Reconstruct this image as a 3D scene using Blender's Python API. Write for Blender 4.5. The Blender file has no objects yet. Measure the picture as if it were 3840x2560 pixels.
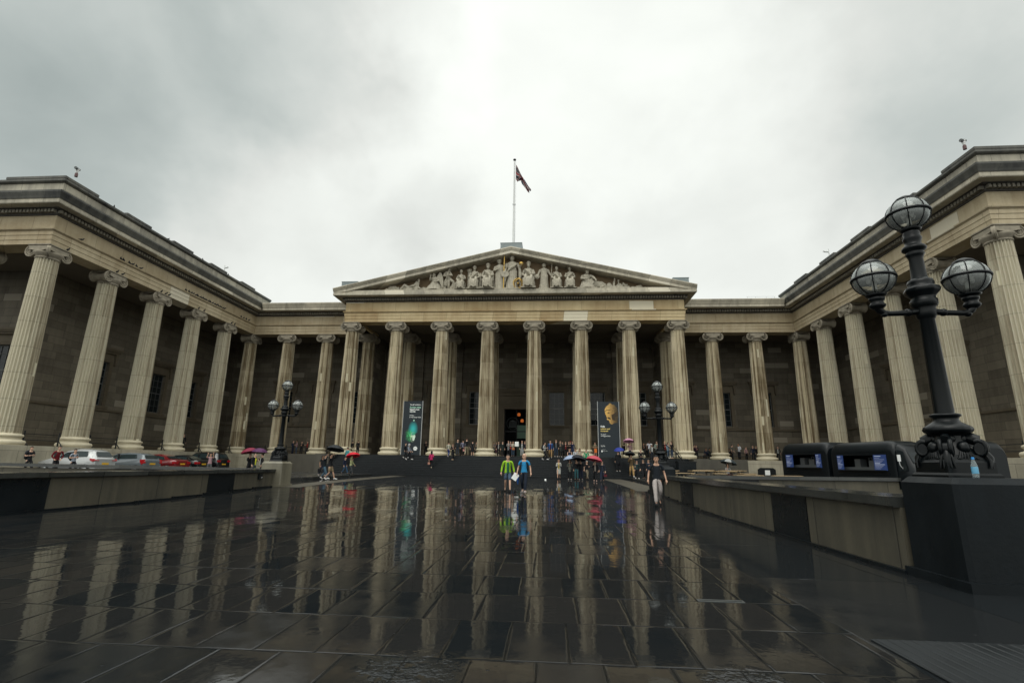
import bpy, bmesh, math, random
from math import sin, cos, pi, radians, sqrt, atan2, hypot, floor
from mathutils import Vector, Matrix
random.seed(7)
SC = bpy.context.scene
COL = SC.collection
ZS = 2.245            # top of the stylobate
H = 13.7              # column height
ZA = ZS + H           # underside of the architrave
XW = 31.379; YR = 5.044; SP = 4.8605; SL = 5.053; SR = 5.109; EA = .711

# ------------------------------------------------------------------ camera
CAMP = Vector((3.977, -51.325, 1.45)); FPX = 1905.8
_y, _p, _r = -.0752, .238, .0145
FW = Vector((sin(_y)*cos(_p), cos(_y)*cos(_p), sin(_p)))
R0 = Vector((cos(_y), -sin(_y), 0)); U0 = R0.cross(FW)
RT = R0*cos(_r) + U0*sin(_r); UP = U0*cos(_r) - R0*sin(_r)
cd = bpy.data.cameras.new('camera'); cam = bpy.data.objects.new('camera', cd); COL.objects.link(cam)
cd.sensor_width = 36; cd.sensor_fit = 'HORIZONTAL'; cd.lens = 36*FPX/3840; cd.clip_end = 3000; cd.clip_start = .05
mw = Matrix.Identity(4)
for i in range(3):
    mw[i][0] = RT[i]; mw[i][1] = UP[i]; mw[i][2] = -FW[i]; mw[i][3] = CAMP[i]
cam.matrix_world = mw; SC.camera = cam
def ray(u, v): return FW + RT*((u-1920)/FPX) - UP*((v-1280)/FPX)
def at(u, v, y):                       # photo pixel -> the point at depth y
    d = ray(u, v); return CAMP + d*((y-CAMP.y)/d.y)

# ------------------------------------------------------------------ mesh helper
class MB:
    def __init__(s): s.v = []; s.f = []; s.m = []; s.s = []; s.T = None
    def add(s, vs, fs, mat=0, smooth=False):
        b = len(s.v)
        for p in vs:
            p = Vector(p); s.v.append(s.T @ p if s.T else p)
        for f in fs:
            s.f.append([b+i for i in f]); s.m.append(mat); s.s.append(smooth)
    def box(s, x0, x1, y0, y1, z0, z1, mat=0):
        s.add([(x0,y0,z0),(x1,y0,z0),(x1,y1,z0),(x0,y1,z0),(x0,y0,z1),(x1,y0,z1),(x1,y1,z1),(x0,y1,z1)],
              [(0,3,2,1),(4,5,6,7),(0,1,5,4),(1,2,6,5),(2,3,7,6),(3,0,4,7)], mat)
    def cbox(s, c, d, mat=0): s.box(c[0]-d[0]/2,c[0]+d[0]/2,c[1]-d[1]/2,c[1]+d[1]/2,c[2]-d[2]/2,c[2]+d[2]/2,mat)
    def rbox(s, x0, x1, y0, y1, z0, z1, r, mat=0, seg=3):          # box with rounded vertical edges
        pts = []
        for cx, cy, a in ((x1-r,y1-r,0),(x0+r,y1-r,90),(x0+r,y0+r,180),(x1-r,y0+r,270)):
            for k in range(seg+1):
                t = radians(a+90*k/seg); pts.append((cx+r*cos(t), cy+r*sin(t)))
        s.prism(pts, z0, z1, mat)
    def prism(s, poly, z0, z1, mat=0):
        n = len(poly)
        s.add([(x,y,z0) for x,y in poly]+[(x,y,z1) for x,y in poly],
              [tuple(range(n))[::-1], tuple(range(n,2*n))]+[(i,(i+1)%n,n+(i+1)%n,n+i) for i in range(n)], mat)
    def wedge(s, poly, y0, y1, mat=0, smooth=False):               # polygon in x,z pulled along y
        n = len(poly)
        s.add([(x,y0,z) for x,z in poly]+[(x,y1,z) for x,z in poly],
              [tuple(range(n)), tuple(range(n,2*n))[::-1]], mat)
        s.add([(x,y0,z) for x,z in poly]+[(x,y1,z) for x,z in poly],
              [(i,n+i,n+(i+1)%n,(i+1)%n) for i in range(n)], mat, smooth)
    def lathe(s, prof, n=16, c=(0,0,0), mat=0, smooth=True, fold=None, ax='z'):
        vs = []
        for k,(r,z) in enumerate(prof):
            for i in range(n):
                a = 2*pi*i/n; rr = r*(fold(a,z) if fold else 1)
                x, y = rr*cos(a), rr*sin(a)
                p = (x,y,z) if ax=='z' else ((x,z,y) if ax=='y' else (z,x,y))
                vs.append((p[0]+c[0],p[1]+c[1],p[2]+c[2]))
        fs = []
        for k in range(len(prof)-1):
            for i in range(n):
                j=(i+1)%n; fs.append((k*n+i,k*n+j,(k+1)*n+j,(k+1)*n+i))
        s.add(vs, fs, mat, smooth)
        m=len(prof)-1
        s.add([vs[i] for i in range(n)],[tuple(range(n))[::-1]],mat); s.add([vs[m*n+i] for i in range(n)],[tuple(range(n))],mat)
    def tube(s, pts, rad, n=8, mat=0, smooth=True, flat=1.0):
        pts=[Vector(p) for p in pts]; m=len(pts)
        if not hasattr(rad,'__len__'): rad=[rad]*m
        up=None; vs=[]
        for k in range(m):
            d=(pts[min(k+1,m-1)]-pts[max(k-1,0)]).normalized()
            if up is None:
                up=Vector((0,0,1)) if abs(d.z)<.9 else Vector((0,1,0))
            x=d.cross(up)
            if x.length<1e-6: x=d.orthogonal()
            x.normalize(); up=x.cross(d).normalized()
            for i in range(n):
                a=2*pi*i/n; vs.append(pts[k]+x*(cos(a)*rad[k])+up*(sin(a)*rad[k]*flat))
        fs=[]
        for k in range(m-1):
            for i in range(n):
                j=(i+1)%n; fs.append((k*n+i,k*n+j,(k+1)*n+j,(k+1)*n+i))
        s.add(vs,fs,mat,smooth); s.add(vs[:n],[tuple(range(n))[::-1]],mat); s.add(vs[-n:],[tuple(range(n))],mat)
    def ball(s, c, r, n=10, m=6, mat=0, half=False):
        if not hasattr(r,'__len__'): r=(r,r,r)
        pr=[]
        for k in range(m+1):
            t=-pi/2+pi*k/m
            if half and t<0: continue
            pr.append((max(cos(t),1e-4),sin(t)))
        T0=s.T; L=Matrix.Translation(c) @ Matrix.Diagonal((r[0],r[1],r[2],1)); s.T = T0 @ L if T0 else L
        s.lathe(pr,n,mat=mat); s.T=T0
    def mesh(s, name):
        me=bpy.data.meshes.new(name); me.from_pydata([tuple(v) for v in s.v],[],s.f)
        me.polygons.foreach_set('material_index',s.m); me.polygons.foreach_set('use_smooth',s.s)
        me.validate(); me.update(); return me
    def build(s, name, mats, parent=None, loc=None, label=None):
        me=s.mesh(name)
        for m in (mats if isinstance(mats,(list,tuple)) else [mats]): me.materials.append(m)
        bm=bmesh.new(); bm.from_mesh(me); bmesh.ops.recalc_face_normals(bm,faces=bm.faces); bm.to_mesh(me); bm.free()
        return put(name,me,parent,loc,label)
def put(name, me, parent=None, loc=None, label=None, rz=0):
    o=bpy.data.objects.new(name,me); COL.objects.link(o)
    if parent: o.parent=parent
    if loc is not None: o.location=loc
    if rz: o.rotation_euler[2]=rz
    if label: o['label']=label
    return o
def tag(o, label, cat, group=None):
    o['label']=label; o['category']=cat
    if group: o['group']=group
    return o
def thing(name, label, cat, loc=(0,0,0), rz=0, group=None):
    o=bpy.data.objects.new(name,None); COL.objects.link(o); o.location=loc; o.rotation_euler[2]=rz
    o.empty_display_size=.2
    return tag(o,label,cat,group)
def copy_tree(o, parent=None):
    c=o.copy(); COL.objects.link(c)
    if parent: c.parent=parent
    for ch in list(o.children): copy_tree(ch,c)
    return c

# ------------------------------------------------------------------ materials
class NT:
    def __init__(s,name):
        s.mat=bpy.data.materials.new(name); s.mat.use_nodes=True; s.t=s.mat.node_tree
        s.b=s.t.nodes['Principled BSDF']
    def n(s,typ,**kw):
        o=s.t.nodes.new(typ)
        for k,v in kw.items(): setattr(o,k,v)
        return o
    def l(s,a,b): s.t.links.new(a,b)
    def _in(s,sock,v):
        if v is None: return
        if hasattr(v,'is_output'): s.l(v,sock)
        else: sock.default_value=v
    def math(s,op,a,b=None,c=None,clamp=False):
        o=s.n('ShaderNodeMath',operation=op); o.use_clamp=clamp
        s._in(o.inputs[0],a); s._in(o.inputs[1],b); s._in(o.inputs[2],c); return o.outputs[0]
    def pos(s):
        if not hasattr(s,'_pos'): s._pos=s.n('ShaderNodeNewGeometry').outputs['Position']
        return s._pos
    def xyz(s,v=None):
        o=s.n('ShaderNodeSeparateXYZ'); s.l(v or s.pos(),o.inputs[0]); return o.outputs
    def comb(s,x,y,z):
        o=s.n('ShaderNodeCombineXYZ')
        for i,v in enumerate((x,y,z)): s._in(o.inputs[i],v)
        return o.outputs[0]
    def noise(s,vec,scale,detail=4,rough=.55,dist=0):
        o=s.n('ShaderNodeTexNoise'); s.l(vec,o.inputs['Vector']); o.inputs['Scale'].default_value=scale
        o.inputs['Detail'].default_value=detail; o.inputs['Roughness'].default_value=rough; o.inputs['Distortion'].default_value=dist
        return o.outputs['Fac']
    def vscale(s,v,sc,off=None):
        o=s.n('ShaderNodeMapping'); s.l(v,o.inputs['Vector']); o.inputs['Scale'].default_value=sc
        if off is not None: s._in(o.inputs['Location'],off)
        return o.outputs[0]
    def ramp(s,f,stops):
        o=s.n('ShaderNodeValToRGB'); s.l(f,o.inputs[0]); e=o.color_ramp.elements
        while len(e)<len(stops): e.new(.5)
        for k,(p,c) in enumerate(stops):
            e[k].position=p; e[k].color=(c,c,c,1) if not hasattr(c,'__len__') else (*c,1)
        return o.outputs[0]
    def mr(s,f,a,b,c=0,d=1):
        o=s.n('ShaderNodeMapRange'); s._in(o.inputs[0],f)
        for i,v in enumerate((a,b,c,d)): s._in(o.inputs[i+1],v)
        return o.outputs[0]
    def mix(s,f,a,b,mode='MIX'):
        o=s.n('ShaderNodeMix',data_type='RGBA',blend_type=mode); s._in(o.inputs[0],f)
        for sock,v in ((o.inputs[6],a),(o.inputs[7],b)):
            if hasattr(v,'is_output'): s.l(v,sock)
            else: sock.default_value=(*v,1)
        return o.outputs[2]
    def rand(s): return s.n('ShaderNodeObjectInfo').outputs['Random']
    def white(s,vec):
        o=s.n('ShaderNodeTexWhiteNoise',noise_dimensions='3D'); s.l(vec,o.inputs['Vector']); return o.outputs
    def bump(s,h,strength=1,dist=1):
        o=s.n('ShaderNodeBump'); s.l(h,o.inputs['Height']); o.inputs['Strength'].default_value=strength; o.inputs['Distance'].default_value=dist
        s.l(o.outputs[0],s.b.inputs['Normal'])
    def col(s,c):
        if hasattr(c,'is_output'): s.l(c,s.b.inputs['Base Color'])
        else: s.b.inputs['Base Color'].default_value=(*c,1)
    def set(s,rough=None,spec=None,metal=None,coat=None,ior=None):
        if rough is not None: s._in(s.b.inputs['Roughness'],rough)
        if spec is not None: s.b.inputs['Specular IOR Level'].default_value=spec
        if metal is not None: s.b.inputs['Metallic'].default_value=metal
        if coat is not None: s.b.inputs['Coat Weight'].default_value=coat; s.b.inputs['Coat Roughness'].default_value=.12
        if ior is not None: s.b.inputs['IOR'].default_value=ior
def plain(name,c,rough=.6,spec=.4,metal=0,vary=.12,scale=6,coat=None):
    t=NT(name); n=t.noise(t.pos(),scale,4)
    t.col(t.mix(n,tuple(x*(1-vary) for x in c),tuple(min(1,x*(1+vary)) for x in c)))
    t.set(rough,spec,metal,coat); return t.mat
_cc={}
def cloth(c,rough=.85):
    k=(tuple(round(x,3) for x in c),rough)
    if k not in _cc:
        t=NT('cloth'); o=t.n('ShaderNodeTexCoord').outputs['Object']; n=t.noise(t.vscale(o,(1,1,.55)),8,3,.5,1.6); q=t.noise(o,30,3,.6); c2=tuple(x*.82+.0015 for x in c)
        t.col(t.mix(t.math('ADD',t.math('MULTIPLY',n,.6),t.math('MULTIPLY',q,.4)),tuple(x*.72 for x in c2),tuple(min(1,x*1.2) for x in c2))); t.set(rough,.2); t.bump(t.math('MULTIPLY',n,.028),1,1); _cc[k]=t.mat
    return _cc[k]
def ashlar(name,dark,light,pale,bw,bh,rough=.75,blockvar=.5,patch=.06,streak=.5,wet=0,joint=.6):
    t=NT(name); P=t.xyz(); h=t.math('ADD',P[0],P[1]); z=P[2]
    row=t.math('FLOOR',t.math('DIVIDE',z,bh))
    rr=t.white(t.comb(row,3.1,7.7))[0]
    cx=t.math('ADD',t.math('DIVIDE',h,bw),t.math('MULTIPLY',rr,5.3)); colm=t.math('FLOOR',cx)
    w=t.white(t.comb(colm,row,1.3)); w2=t.white(t.comb(colm,row,9.3))
    fx=t.math('FRACT',cx); fz=t.math('FRACT',t.math('DIVIDE',z,bh))
    ex=t.math('MULTIPLY',t.math('MINIMUM',fx,t.math('SUBTRACT',1,fx)),bw); ez=t.math('MULTIPLY',t.math('MINIMUM',fz,t.math('SUBTRACT',1,fz)),bh)
    jm=t.mr(t.math('MINIMUM',ex,ez),.008,.022,1,0)
    big=t.noise(t.vscale(t.pos(),(.35,.35,.5)),1,5,.6)
    st=t.noise(t.vscale(t.pos(),(2.2,2.2,.16)),1,5,.6,.3)
    fine=t.noise(t.pos(),9,5,.65)
    f=t.math('ADD',t.math('MULTIPLY',big,.9),t.math('MULTIPLY',st,streak))
    f=t.math('ADD',f,t.math('MULTIPLY',t.math('SUBTRACT',w[0],.5),blockvar))
    f=t.math('ADD',f,t.math('MULTIPLY',t.math('SUBTRACT',fine,.5),.25))
    f=t.mr(f,.25+.5*streak*.6,.75+streak*.55)
    c=t.mix(f,dark,light)
    c=t.mix(t.math('GREATER_THAN',w2[0],1-patch),c,pale)
    c=t.mix(t.math('MULTIPLY',jm,joint),c,tuple(x*.45 for x in dark))
    t.col(c); t.set(rough,.35)
    t.bump(t.math('SUBTRACT',t.math('MULTIPLY',fine,.006),t.math('MULTIPLY',jm,.008)),.8,1)
    return t.mat
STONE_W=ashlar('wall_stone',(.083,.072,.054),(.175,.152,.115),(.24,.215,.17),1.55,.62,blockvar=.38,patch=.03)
STONE_A=ashlar('entablature_stone',(.34,.235,.115),(.58,.475,.285),(.68,.62,.47),2.45,1.06,blockvar=.26,patch=.012,streak=.55)
STONE_A2=ashlar('wing_entablature_stone',(.28,.215,.125),(.53,.455,.315),(.60,.55,.43),2.5,1.06,blockvar=.16,patch=.012,streak=.55)
STONE_C=ashlar('cornice_stone',(.20,.185,.15),(.55,.50,.39),(.62,.57,.46),2.1,3.1,blockvar=.25,patch=.04,streak=.9)
STONE_L=ashlar('plinth_stone',(.23,.21,.16),(.46,.42,.32),(.5,.47,.38),1.9,.95,blockvar=.2,patch=.05,streak=.8)
STONE_P=ashlar('parapet_stone',(.15,.14,.12),(.47,.435,.345),(.5,.47,.38),1.7,4.,blockvar=.3,patch=.03,streak=.9)
SOOT_SHADE=plain('sooty_shaded_bed_stone',(.075,.07,.062),.9,.2,vary=.45,scale=2.2)  # soot and the shade under the cornice, both put into this dark colour
DARKST=ashlar('dark_wet_coping',(.022,.024,.024),(.115,.112,.095),(.14,.135,.115),1.7,4.,rough=.5,blockvar=.35,patch=.02,streak=1.1)
def column_mat(name,brown,pale,joint,mort,ax=-.5,ay=-.1,amp=.13):
    t=NT(name); tc=t.n('ShaderNodeTexCoord').outputs['Object']; P=t.xyz(tc); r=t.rand()
    off=t.comb(t.math('MULTIPLY',r,37),t.math('MULTIPLY',r,91),t.math('MULTIPLY',r,53))
    ang=t.math('ARCTAN2',P[1],P[0]); fl=t.math('FLOOR',t.math('MULTIPLY',ang,24/(2*pi)))
    drum=t.math('FLOOR',t.math('DIVIDE',t.math('ADD',P[2],t.math('MULTIPLY',r,1.4)),1.75))
    wfl=t.white(t.comb(fl,t.math('MULTIPLY',r,99),0))[0]
    wd=t.white(t.comb(drum,t.math('MULTIPLY',r,77),2))[0]
    st=t.noise(t.vscale(tc,(3.2,3.2,.22),off),1.5,6,.68,.4)
    blot=t.noise(t.vscale(tc,(.8,.8,.35),off),1,4,.6)
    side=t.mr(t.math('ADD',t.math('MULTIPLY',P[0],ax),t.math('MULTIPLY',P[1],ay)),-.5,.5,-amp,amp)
    f=t.math('ADD',t.math('MULTIPLY',st,.75),t.math('MULTIPLY',blot,.6))
    f=t.math('ADD',f,t.math('MULTIPLY',t.math('SUBTRACT',wfl,.5),.40)); f=t.math('ADD',f,t.math('MULTIPLY',t.math('SUBTRACT',wd,.5),.13))
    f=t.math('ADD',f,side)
    c=t.mix(t.mr(f,.48,.86),brown,pale)
    fz=t.math('FRACT',t.math('DIVIDE',t.math('ADD',P[2],t.math('MULTIPLY',r,1.4)),1.75))
    j=t.math('LESS_THAN',t.math('MINIMUM',fz,t.math('SUBTRACT',1,fz)),.006)
    c=t.mix(t.math('MULTIPLY',j,joint),c,(.10,.09,.07))
    m=t.white(t.comb(fl,t.math('FLOOR',t.math('MULTIPLY',P[2],1.1)),t.math('MULTIPLY',r,31)))[0]
    c=t.mix(t.math('GREATER_THAN',m,1-mort),c,(.60,.56,.42))
    t.col(c); t.set(.78,.3); t.bump(t.math('MULTIPLY',t.noise(tc,12,5,.6),.008),.8,1); return t.mat
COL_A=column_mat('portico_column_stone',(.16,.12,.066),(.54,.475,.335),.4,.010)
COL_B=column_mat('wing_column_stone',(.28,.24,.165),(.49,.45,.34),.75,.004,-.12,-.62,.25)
CAPM=plain('capital_stone',(.27,.24,.185),.8,.3,vary=.5,scale=3)
BASEM=plain('base_stone',(.50,.45,.33),.75,.3,vary=.22,scale=2.5)
STATUE=plain('statue_stone',(.37,.34,.27),.85,.25,vary=.45,scale=4.5)
TYMP=plain('tympanum_stone',(.21,.15,.09),.85,.3,vary=.3,scale=1.2)
GOLD=plain('gilding',(.50,.33,.09),.4,.5,.7,vary=.25)
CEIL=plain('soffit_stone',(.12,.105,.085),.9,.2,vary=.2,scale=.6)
LEAD=plain('lead_roof',(.20,.235,.24),.5,.5,vary=.2,scale=1.5)
IRON=plain('black_iron',(.0022,.0036,.0044),.32,.22,vary=.3,scale=20)
RAILM=plain('rail_paint',(.006,.008,.0095),.4,.3,vary=.3)
def wetstone(name,c,rough,coat=0.0,spec=.5,joint=0):
    t=NT(name); n=t.noise(t.vscale(t.pos(),(3,3,.5)),1.2,6,.62); f=t.noise(t.pos(),12,5,.65); g=t.noise(t.pos(),.9,5,.6)
    k=t.math('ADD',t.math('MULTIPLY',n,.6),t.math('ADD',t.math('MULTIPLY',f,.25),t.math('MULTIPLY',g,.5)))
    cc=t.mix(t.mr(k,.42,.95),tuple(x*.62 for x in c),tuple(x*1.3 for x in c))
    if joint:
        P=t.xyz(); fr=t.math('FRACT',t.math('DIVIDE',t.math('ADD',P[0],P[1]),joint)); cl=t.math('FLOOR',t.math('DIVIDE',t.math('ADD',P[0],P[1]),joint)); wv=t.white(t.comb(cl,2.2,5.1))[0]
        cc=t.mix(1.0,cc,t.comb(*[t.mr(wv,0,1,.7,1.35)]*3),'MULTIPLY'); cc=t.mix(t.math('LESS_THAN',fr,.008),cc,(.004,.005,.005))
    t.col(cc)
    t.set(t.mr(g,.35,.65,rough*.7,min(1,rough*1.4)),spec); t.bump(t.math('MULTIPLY',f,.004),.7,1)
    if coat: t.set(coat=coat)
    return t.mat
PANEL=ashlar('wall_panel_stone',(.034,.033,.027),(.098,.087,.061),(.12,.11,.085),2.4,3.,rough=.6,blockvar=.25,patch=.0,streak=1.3,joint=.8)
GRANITE=wetstone('dark_granite',(.0065,.009,.011),.3,spec=.22)
COPING=wetstone('wet_coping_stone',(.030,.032,.030),.13,joint=1.83)
PEDM=wetstone('pedestal_granite',(.0055,.0078,.0095),.45,spec=.16)
STEPM=wetstone('wet_step_stone',(.0045,.0065,.008),.42,spec=.25)
SETT=ashlar('sett_stone',(.05,.046,.036),(.085,.077,.058),(.10,.09,.07),.16,.4,rough=.55,blockvar=.5,patch=.03)
CHEEK=wetstone('wet_cheek_stone',(.06,.054,.040),.4)
def glassm(name,c,rough=.04):
    t=NT(name); t.col(c); t.set(rough,.22); return t.mat
PANE=glassm('window_glass',(.012,.016,.018),.05)
CARGLASS=glassm('car_glass',(.02,.03,.032),.04)
SASH=plain('sash_paint',(.095,.10,.10),.5,.4)
WHITE=plain('white_paint',(.62,.63,.62),.4,.4)
RED=plain('tail_lamp_red',(.35,.01,.015),.15,.6); ORANGE=plain('orange_plastic',(.8,.2,.03),.4,.4)
TYRE=plain('tyre_rubber',(.012,.012,.013),.8,.3); RIM=plain('rim_alloy',(.35,.36,.37),.3,.5,.8)
PLATE=plain('yellow_plate',(.62,.36,.02),.5,.4)
def lampglass():
    t=NT('globe_glass'); nt=t.t; nt.nodes.remove(t.b); out=[n for n in nt.nodes if n.type=='OUTPUT_MATERIAL'][0]
    tr=t.n('ShaderNodeBsdfTransparent'); tr.inputs[0].default_value=(.97,.985,.975,1)
    gl=t.n('ShaderNodeBsdfGlossy'); gl.inputs['Roughness'].default_value=.04; gl.inputs[0].default_value=(.9,.95,.94,1)
    df=t.n('ShaderNodeBsdfDiffuse'); df.inputs[0].default_value=(.72,.76,.73,1)
    fr=t.n('ShaderNodeFresnel'); fr.inputs[0].default_value=1.5
    a=t.n('ShaderNodeMixShader'); a.inputs[0].default_value=.20; t.l(tr.outputs[0],a.inputs[1]); t.l(df.outputs[0],a.inputs[2])
    b=t.n('ShaderNodeMixShader'); t.l(t.math('ADD',t.math('MULTIPLY',fr.outputs[0],.9),.03),b.inputs[0]); t.l(a.outputs[0],b.inputs[1]); t.l(gl.outputs[0],b.inputs[2])
    t.l(b.outputs[0],out.inputs[0]); return t.mat
GLOBE=lampglass()
def emit(name,c,s):
    t=NT(name); t.col(c); t.b.inputs['Emission Color'].default_value=(*c,1); t.b.inputs['Emission Strength'].default_value=s; return t.mat

# ------------------------------------------------------------------ world
def build_world():
    w=bpy.data.worlds.new('World'); SC.world=w; w.use_nodes=True; nt=w.node_tree
    t=NT.__new__(NT); t.t=nt; t.mat=None
    bg=nt.nodes['Background']
    tc=t.n('ShaderNodeTexCoord').outputs['Generated']
    P=t.xyz(tc)
    sky=t.n('ShaderNodeTexSky',sky_type='NISHITA'); sky.sun_disc=False; sky.sun_elevation=radians(50); sky.sun_rotation=radians(190); sky.dust_density=4
    def blob(u,v,r0,r1):
        d=ray(u,v).normalized(); dp=t.n('ShaderNodeVectorMath',operation='DOT_PRODUCT'); t.l(wv,dp.inputs[0]); dp.inputs[1].default_value=d
        o=t.n('ShaderNodeMapRange',interpolation_type='SMOOTHSTEP'); t.l(dp.outputs['Value'],o.inputs[0])
        o.inputs[1].default_value=cos(radians(r1)); o.inputs[2].default_value=cos(radians(r0)); return o.outputs[0]
    wn=t.n('ShaderNodeTexNoise'); t.l(tc,wn.inputs['Vector']); wn.inputs['Scale'].default_value=3.2; wn.inputs['Detail'].default_value=5; wn.inputs['Roughness'].default_value=.55
    vm=t.n('ShaderNodeVectorMath',operation='MULTIPLY_ADD'); t.l(wn.outputs['Color'],vm.inputs[0]); vm.inputs[1].default_value=(.42,.42,.42); 
    sub=t.n('ShaderNodeVectorMath',operation='ADD'); t.l(tc,sub.inputs[0]); sub.inputs[1].default_value=(-.21,-.21,-.21); t.l(sub.outputs[0],vm.inputs[2])
    nm=t.n('ShaderNodeVectorMath',operation='NORMALIZE'); t.l(vm.outputs[0],nm.inputs[0]); wv=nm.outputs[0]
    n1=t.noise(t.vscale(tc,(1,1,1.7)),2.6,6,.52,.6); n2=t.noise(t.vscale(tc,(1,1,1.9),(3,1,7)),6.5,5,.5,.4)
    base=t.math('ADD',1.055,t.math('ADD',t.math('MULTIPLY',t.math('SUBTRACT',n1,.5),.20),t.math('MULTIPLY',t.math('SUBTRACT',n2,.5),.13)))
    for (u,v,a,b,k) in ((250,120,4,28,-.27),(1200,80,3,15,-.18),(60,600,2,14,-.14),(1640,850,2,9,-.13),(1400,930,1,8,-.10),(3840,600,3,17,-.20),(3300,250,2,14,-.10),(2250,900,1,9,-.07),(2750,760,2,12,-.08),(0,0,3,22,-.16),(3840,0,2,20,-.14),(2000,330,3,19,.07),(2700,300,2,10,.05),(1050,700,2,10,.05),(1650,120,2,9,.07)):
        base=t.math('ADD',base,t.math('MULTIPLY',blob(u,v,a,b),k*(.95 if k<0 else .8)))
    # overcast: brighter overhead and to the south where the sun stands behind the cloud
    zen=t.mr(P[2],.77,1.,0,2.1); south=t.mr(P[1],-.75,.25,.40,0)
    base=t.math('MULTIPLY',t.math('MAXIMUM',base,.2),t.math('ADD',1,t.math('ADD',zen,south)))
    tint=t.mix(t.mr(base,.35,.85),(.86,1.0,.965),(.97,1.,.945))
    cl=t.mix(1.0,tint,t.comb(base,base,base),'MULTIPLY')
    c10=t.mix(1.0,cl,(10,10,10),'MULTIPLY')
    f=t.mix(.93,sky.outputs[0],c10)
    t.l(f,bg.inputs[0]); bg.inputs[1].default_value=.1
    s=bpy.data.lights.new('sun','SUN'); s.energy=1.1; s.angle=radians(40); s.color=(1,.975,.92)
    so=bpy.data.objects.new('sun',s); COL.objects.link(so)
    d=Vector((-.22,-.55,1.0)).normalized(); so.rotation_euler=d.to_track_quat('Z','Y').to_euler()
    sky.sun_rotation=atan2(d.x,d.y); sky.sun_elevation=math.asin(d.z)
build_world()
SC.view_settings.view_transform='Standard'; SC.view_settings.look='None'; SC.view_settings.exposure=-.07; SC.view_settings.gamma=1

# ------------------------------------------------------------------ ground
_gp=[(-400,0),(-60,0),(-34,0),(-30,.07),(-26,.17),(-20,.28),(-12,.34),(-5,.37),(10,.37),(60,.37)]
def gz(x,y):
    if x>10.75 and y>-24.4: return .20+.30*min(1,(y+24.4)/12)
    if x<-12 and y>-24.4: return .48
    return gz0(x,y)
def gz0(x,y):
    for k in range(len(_gp)-1):
        a,b=_gp[k],_gp[k+1]
        if y<=b[0] or k==len(_gp)-2:
            t=min(1,max(0,(y-a[0])/(b[0]-a[0])))
            def sl(i):
                if i<=0 or i>=len(_gp)-1: return 0
                p,q,r=_gp[i-1],_gp[i],_gp[i+1]; s1=(q[1]-p[1])/(q[0]-p[0]); s2=(r[1]-q[1])/(r[0]-q[0])
                return 0 if s1*s2<=0 else 2*s1*s2/(s1+s2)
            h=b[0]-a[0]; m0,m1=sl(k)*h,sl(k+1)*h
            return (2*t**3-3*t*t+1)*a[1]+(t**3-2*t*t+t)*m0+(-2*t**3+3*t*t)*b[1]+(t**3-t*t)*m1
def surf(x,y):                                     # what a foot at x,y stands on
    if abs(x)<18.2 and -5.2<=y<-1.2:
        k=floor((y+5.2)/(4./12)); return .37+(k+1)*(ZS-.37)/12
    if y>=-1.2 and abs(x)<18.2 or y>=4 and abs(x)<31: return ZS
    if abs(x)>30.3 and y>-21.3: return ZS
    return gz(x,y)
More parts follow.
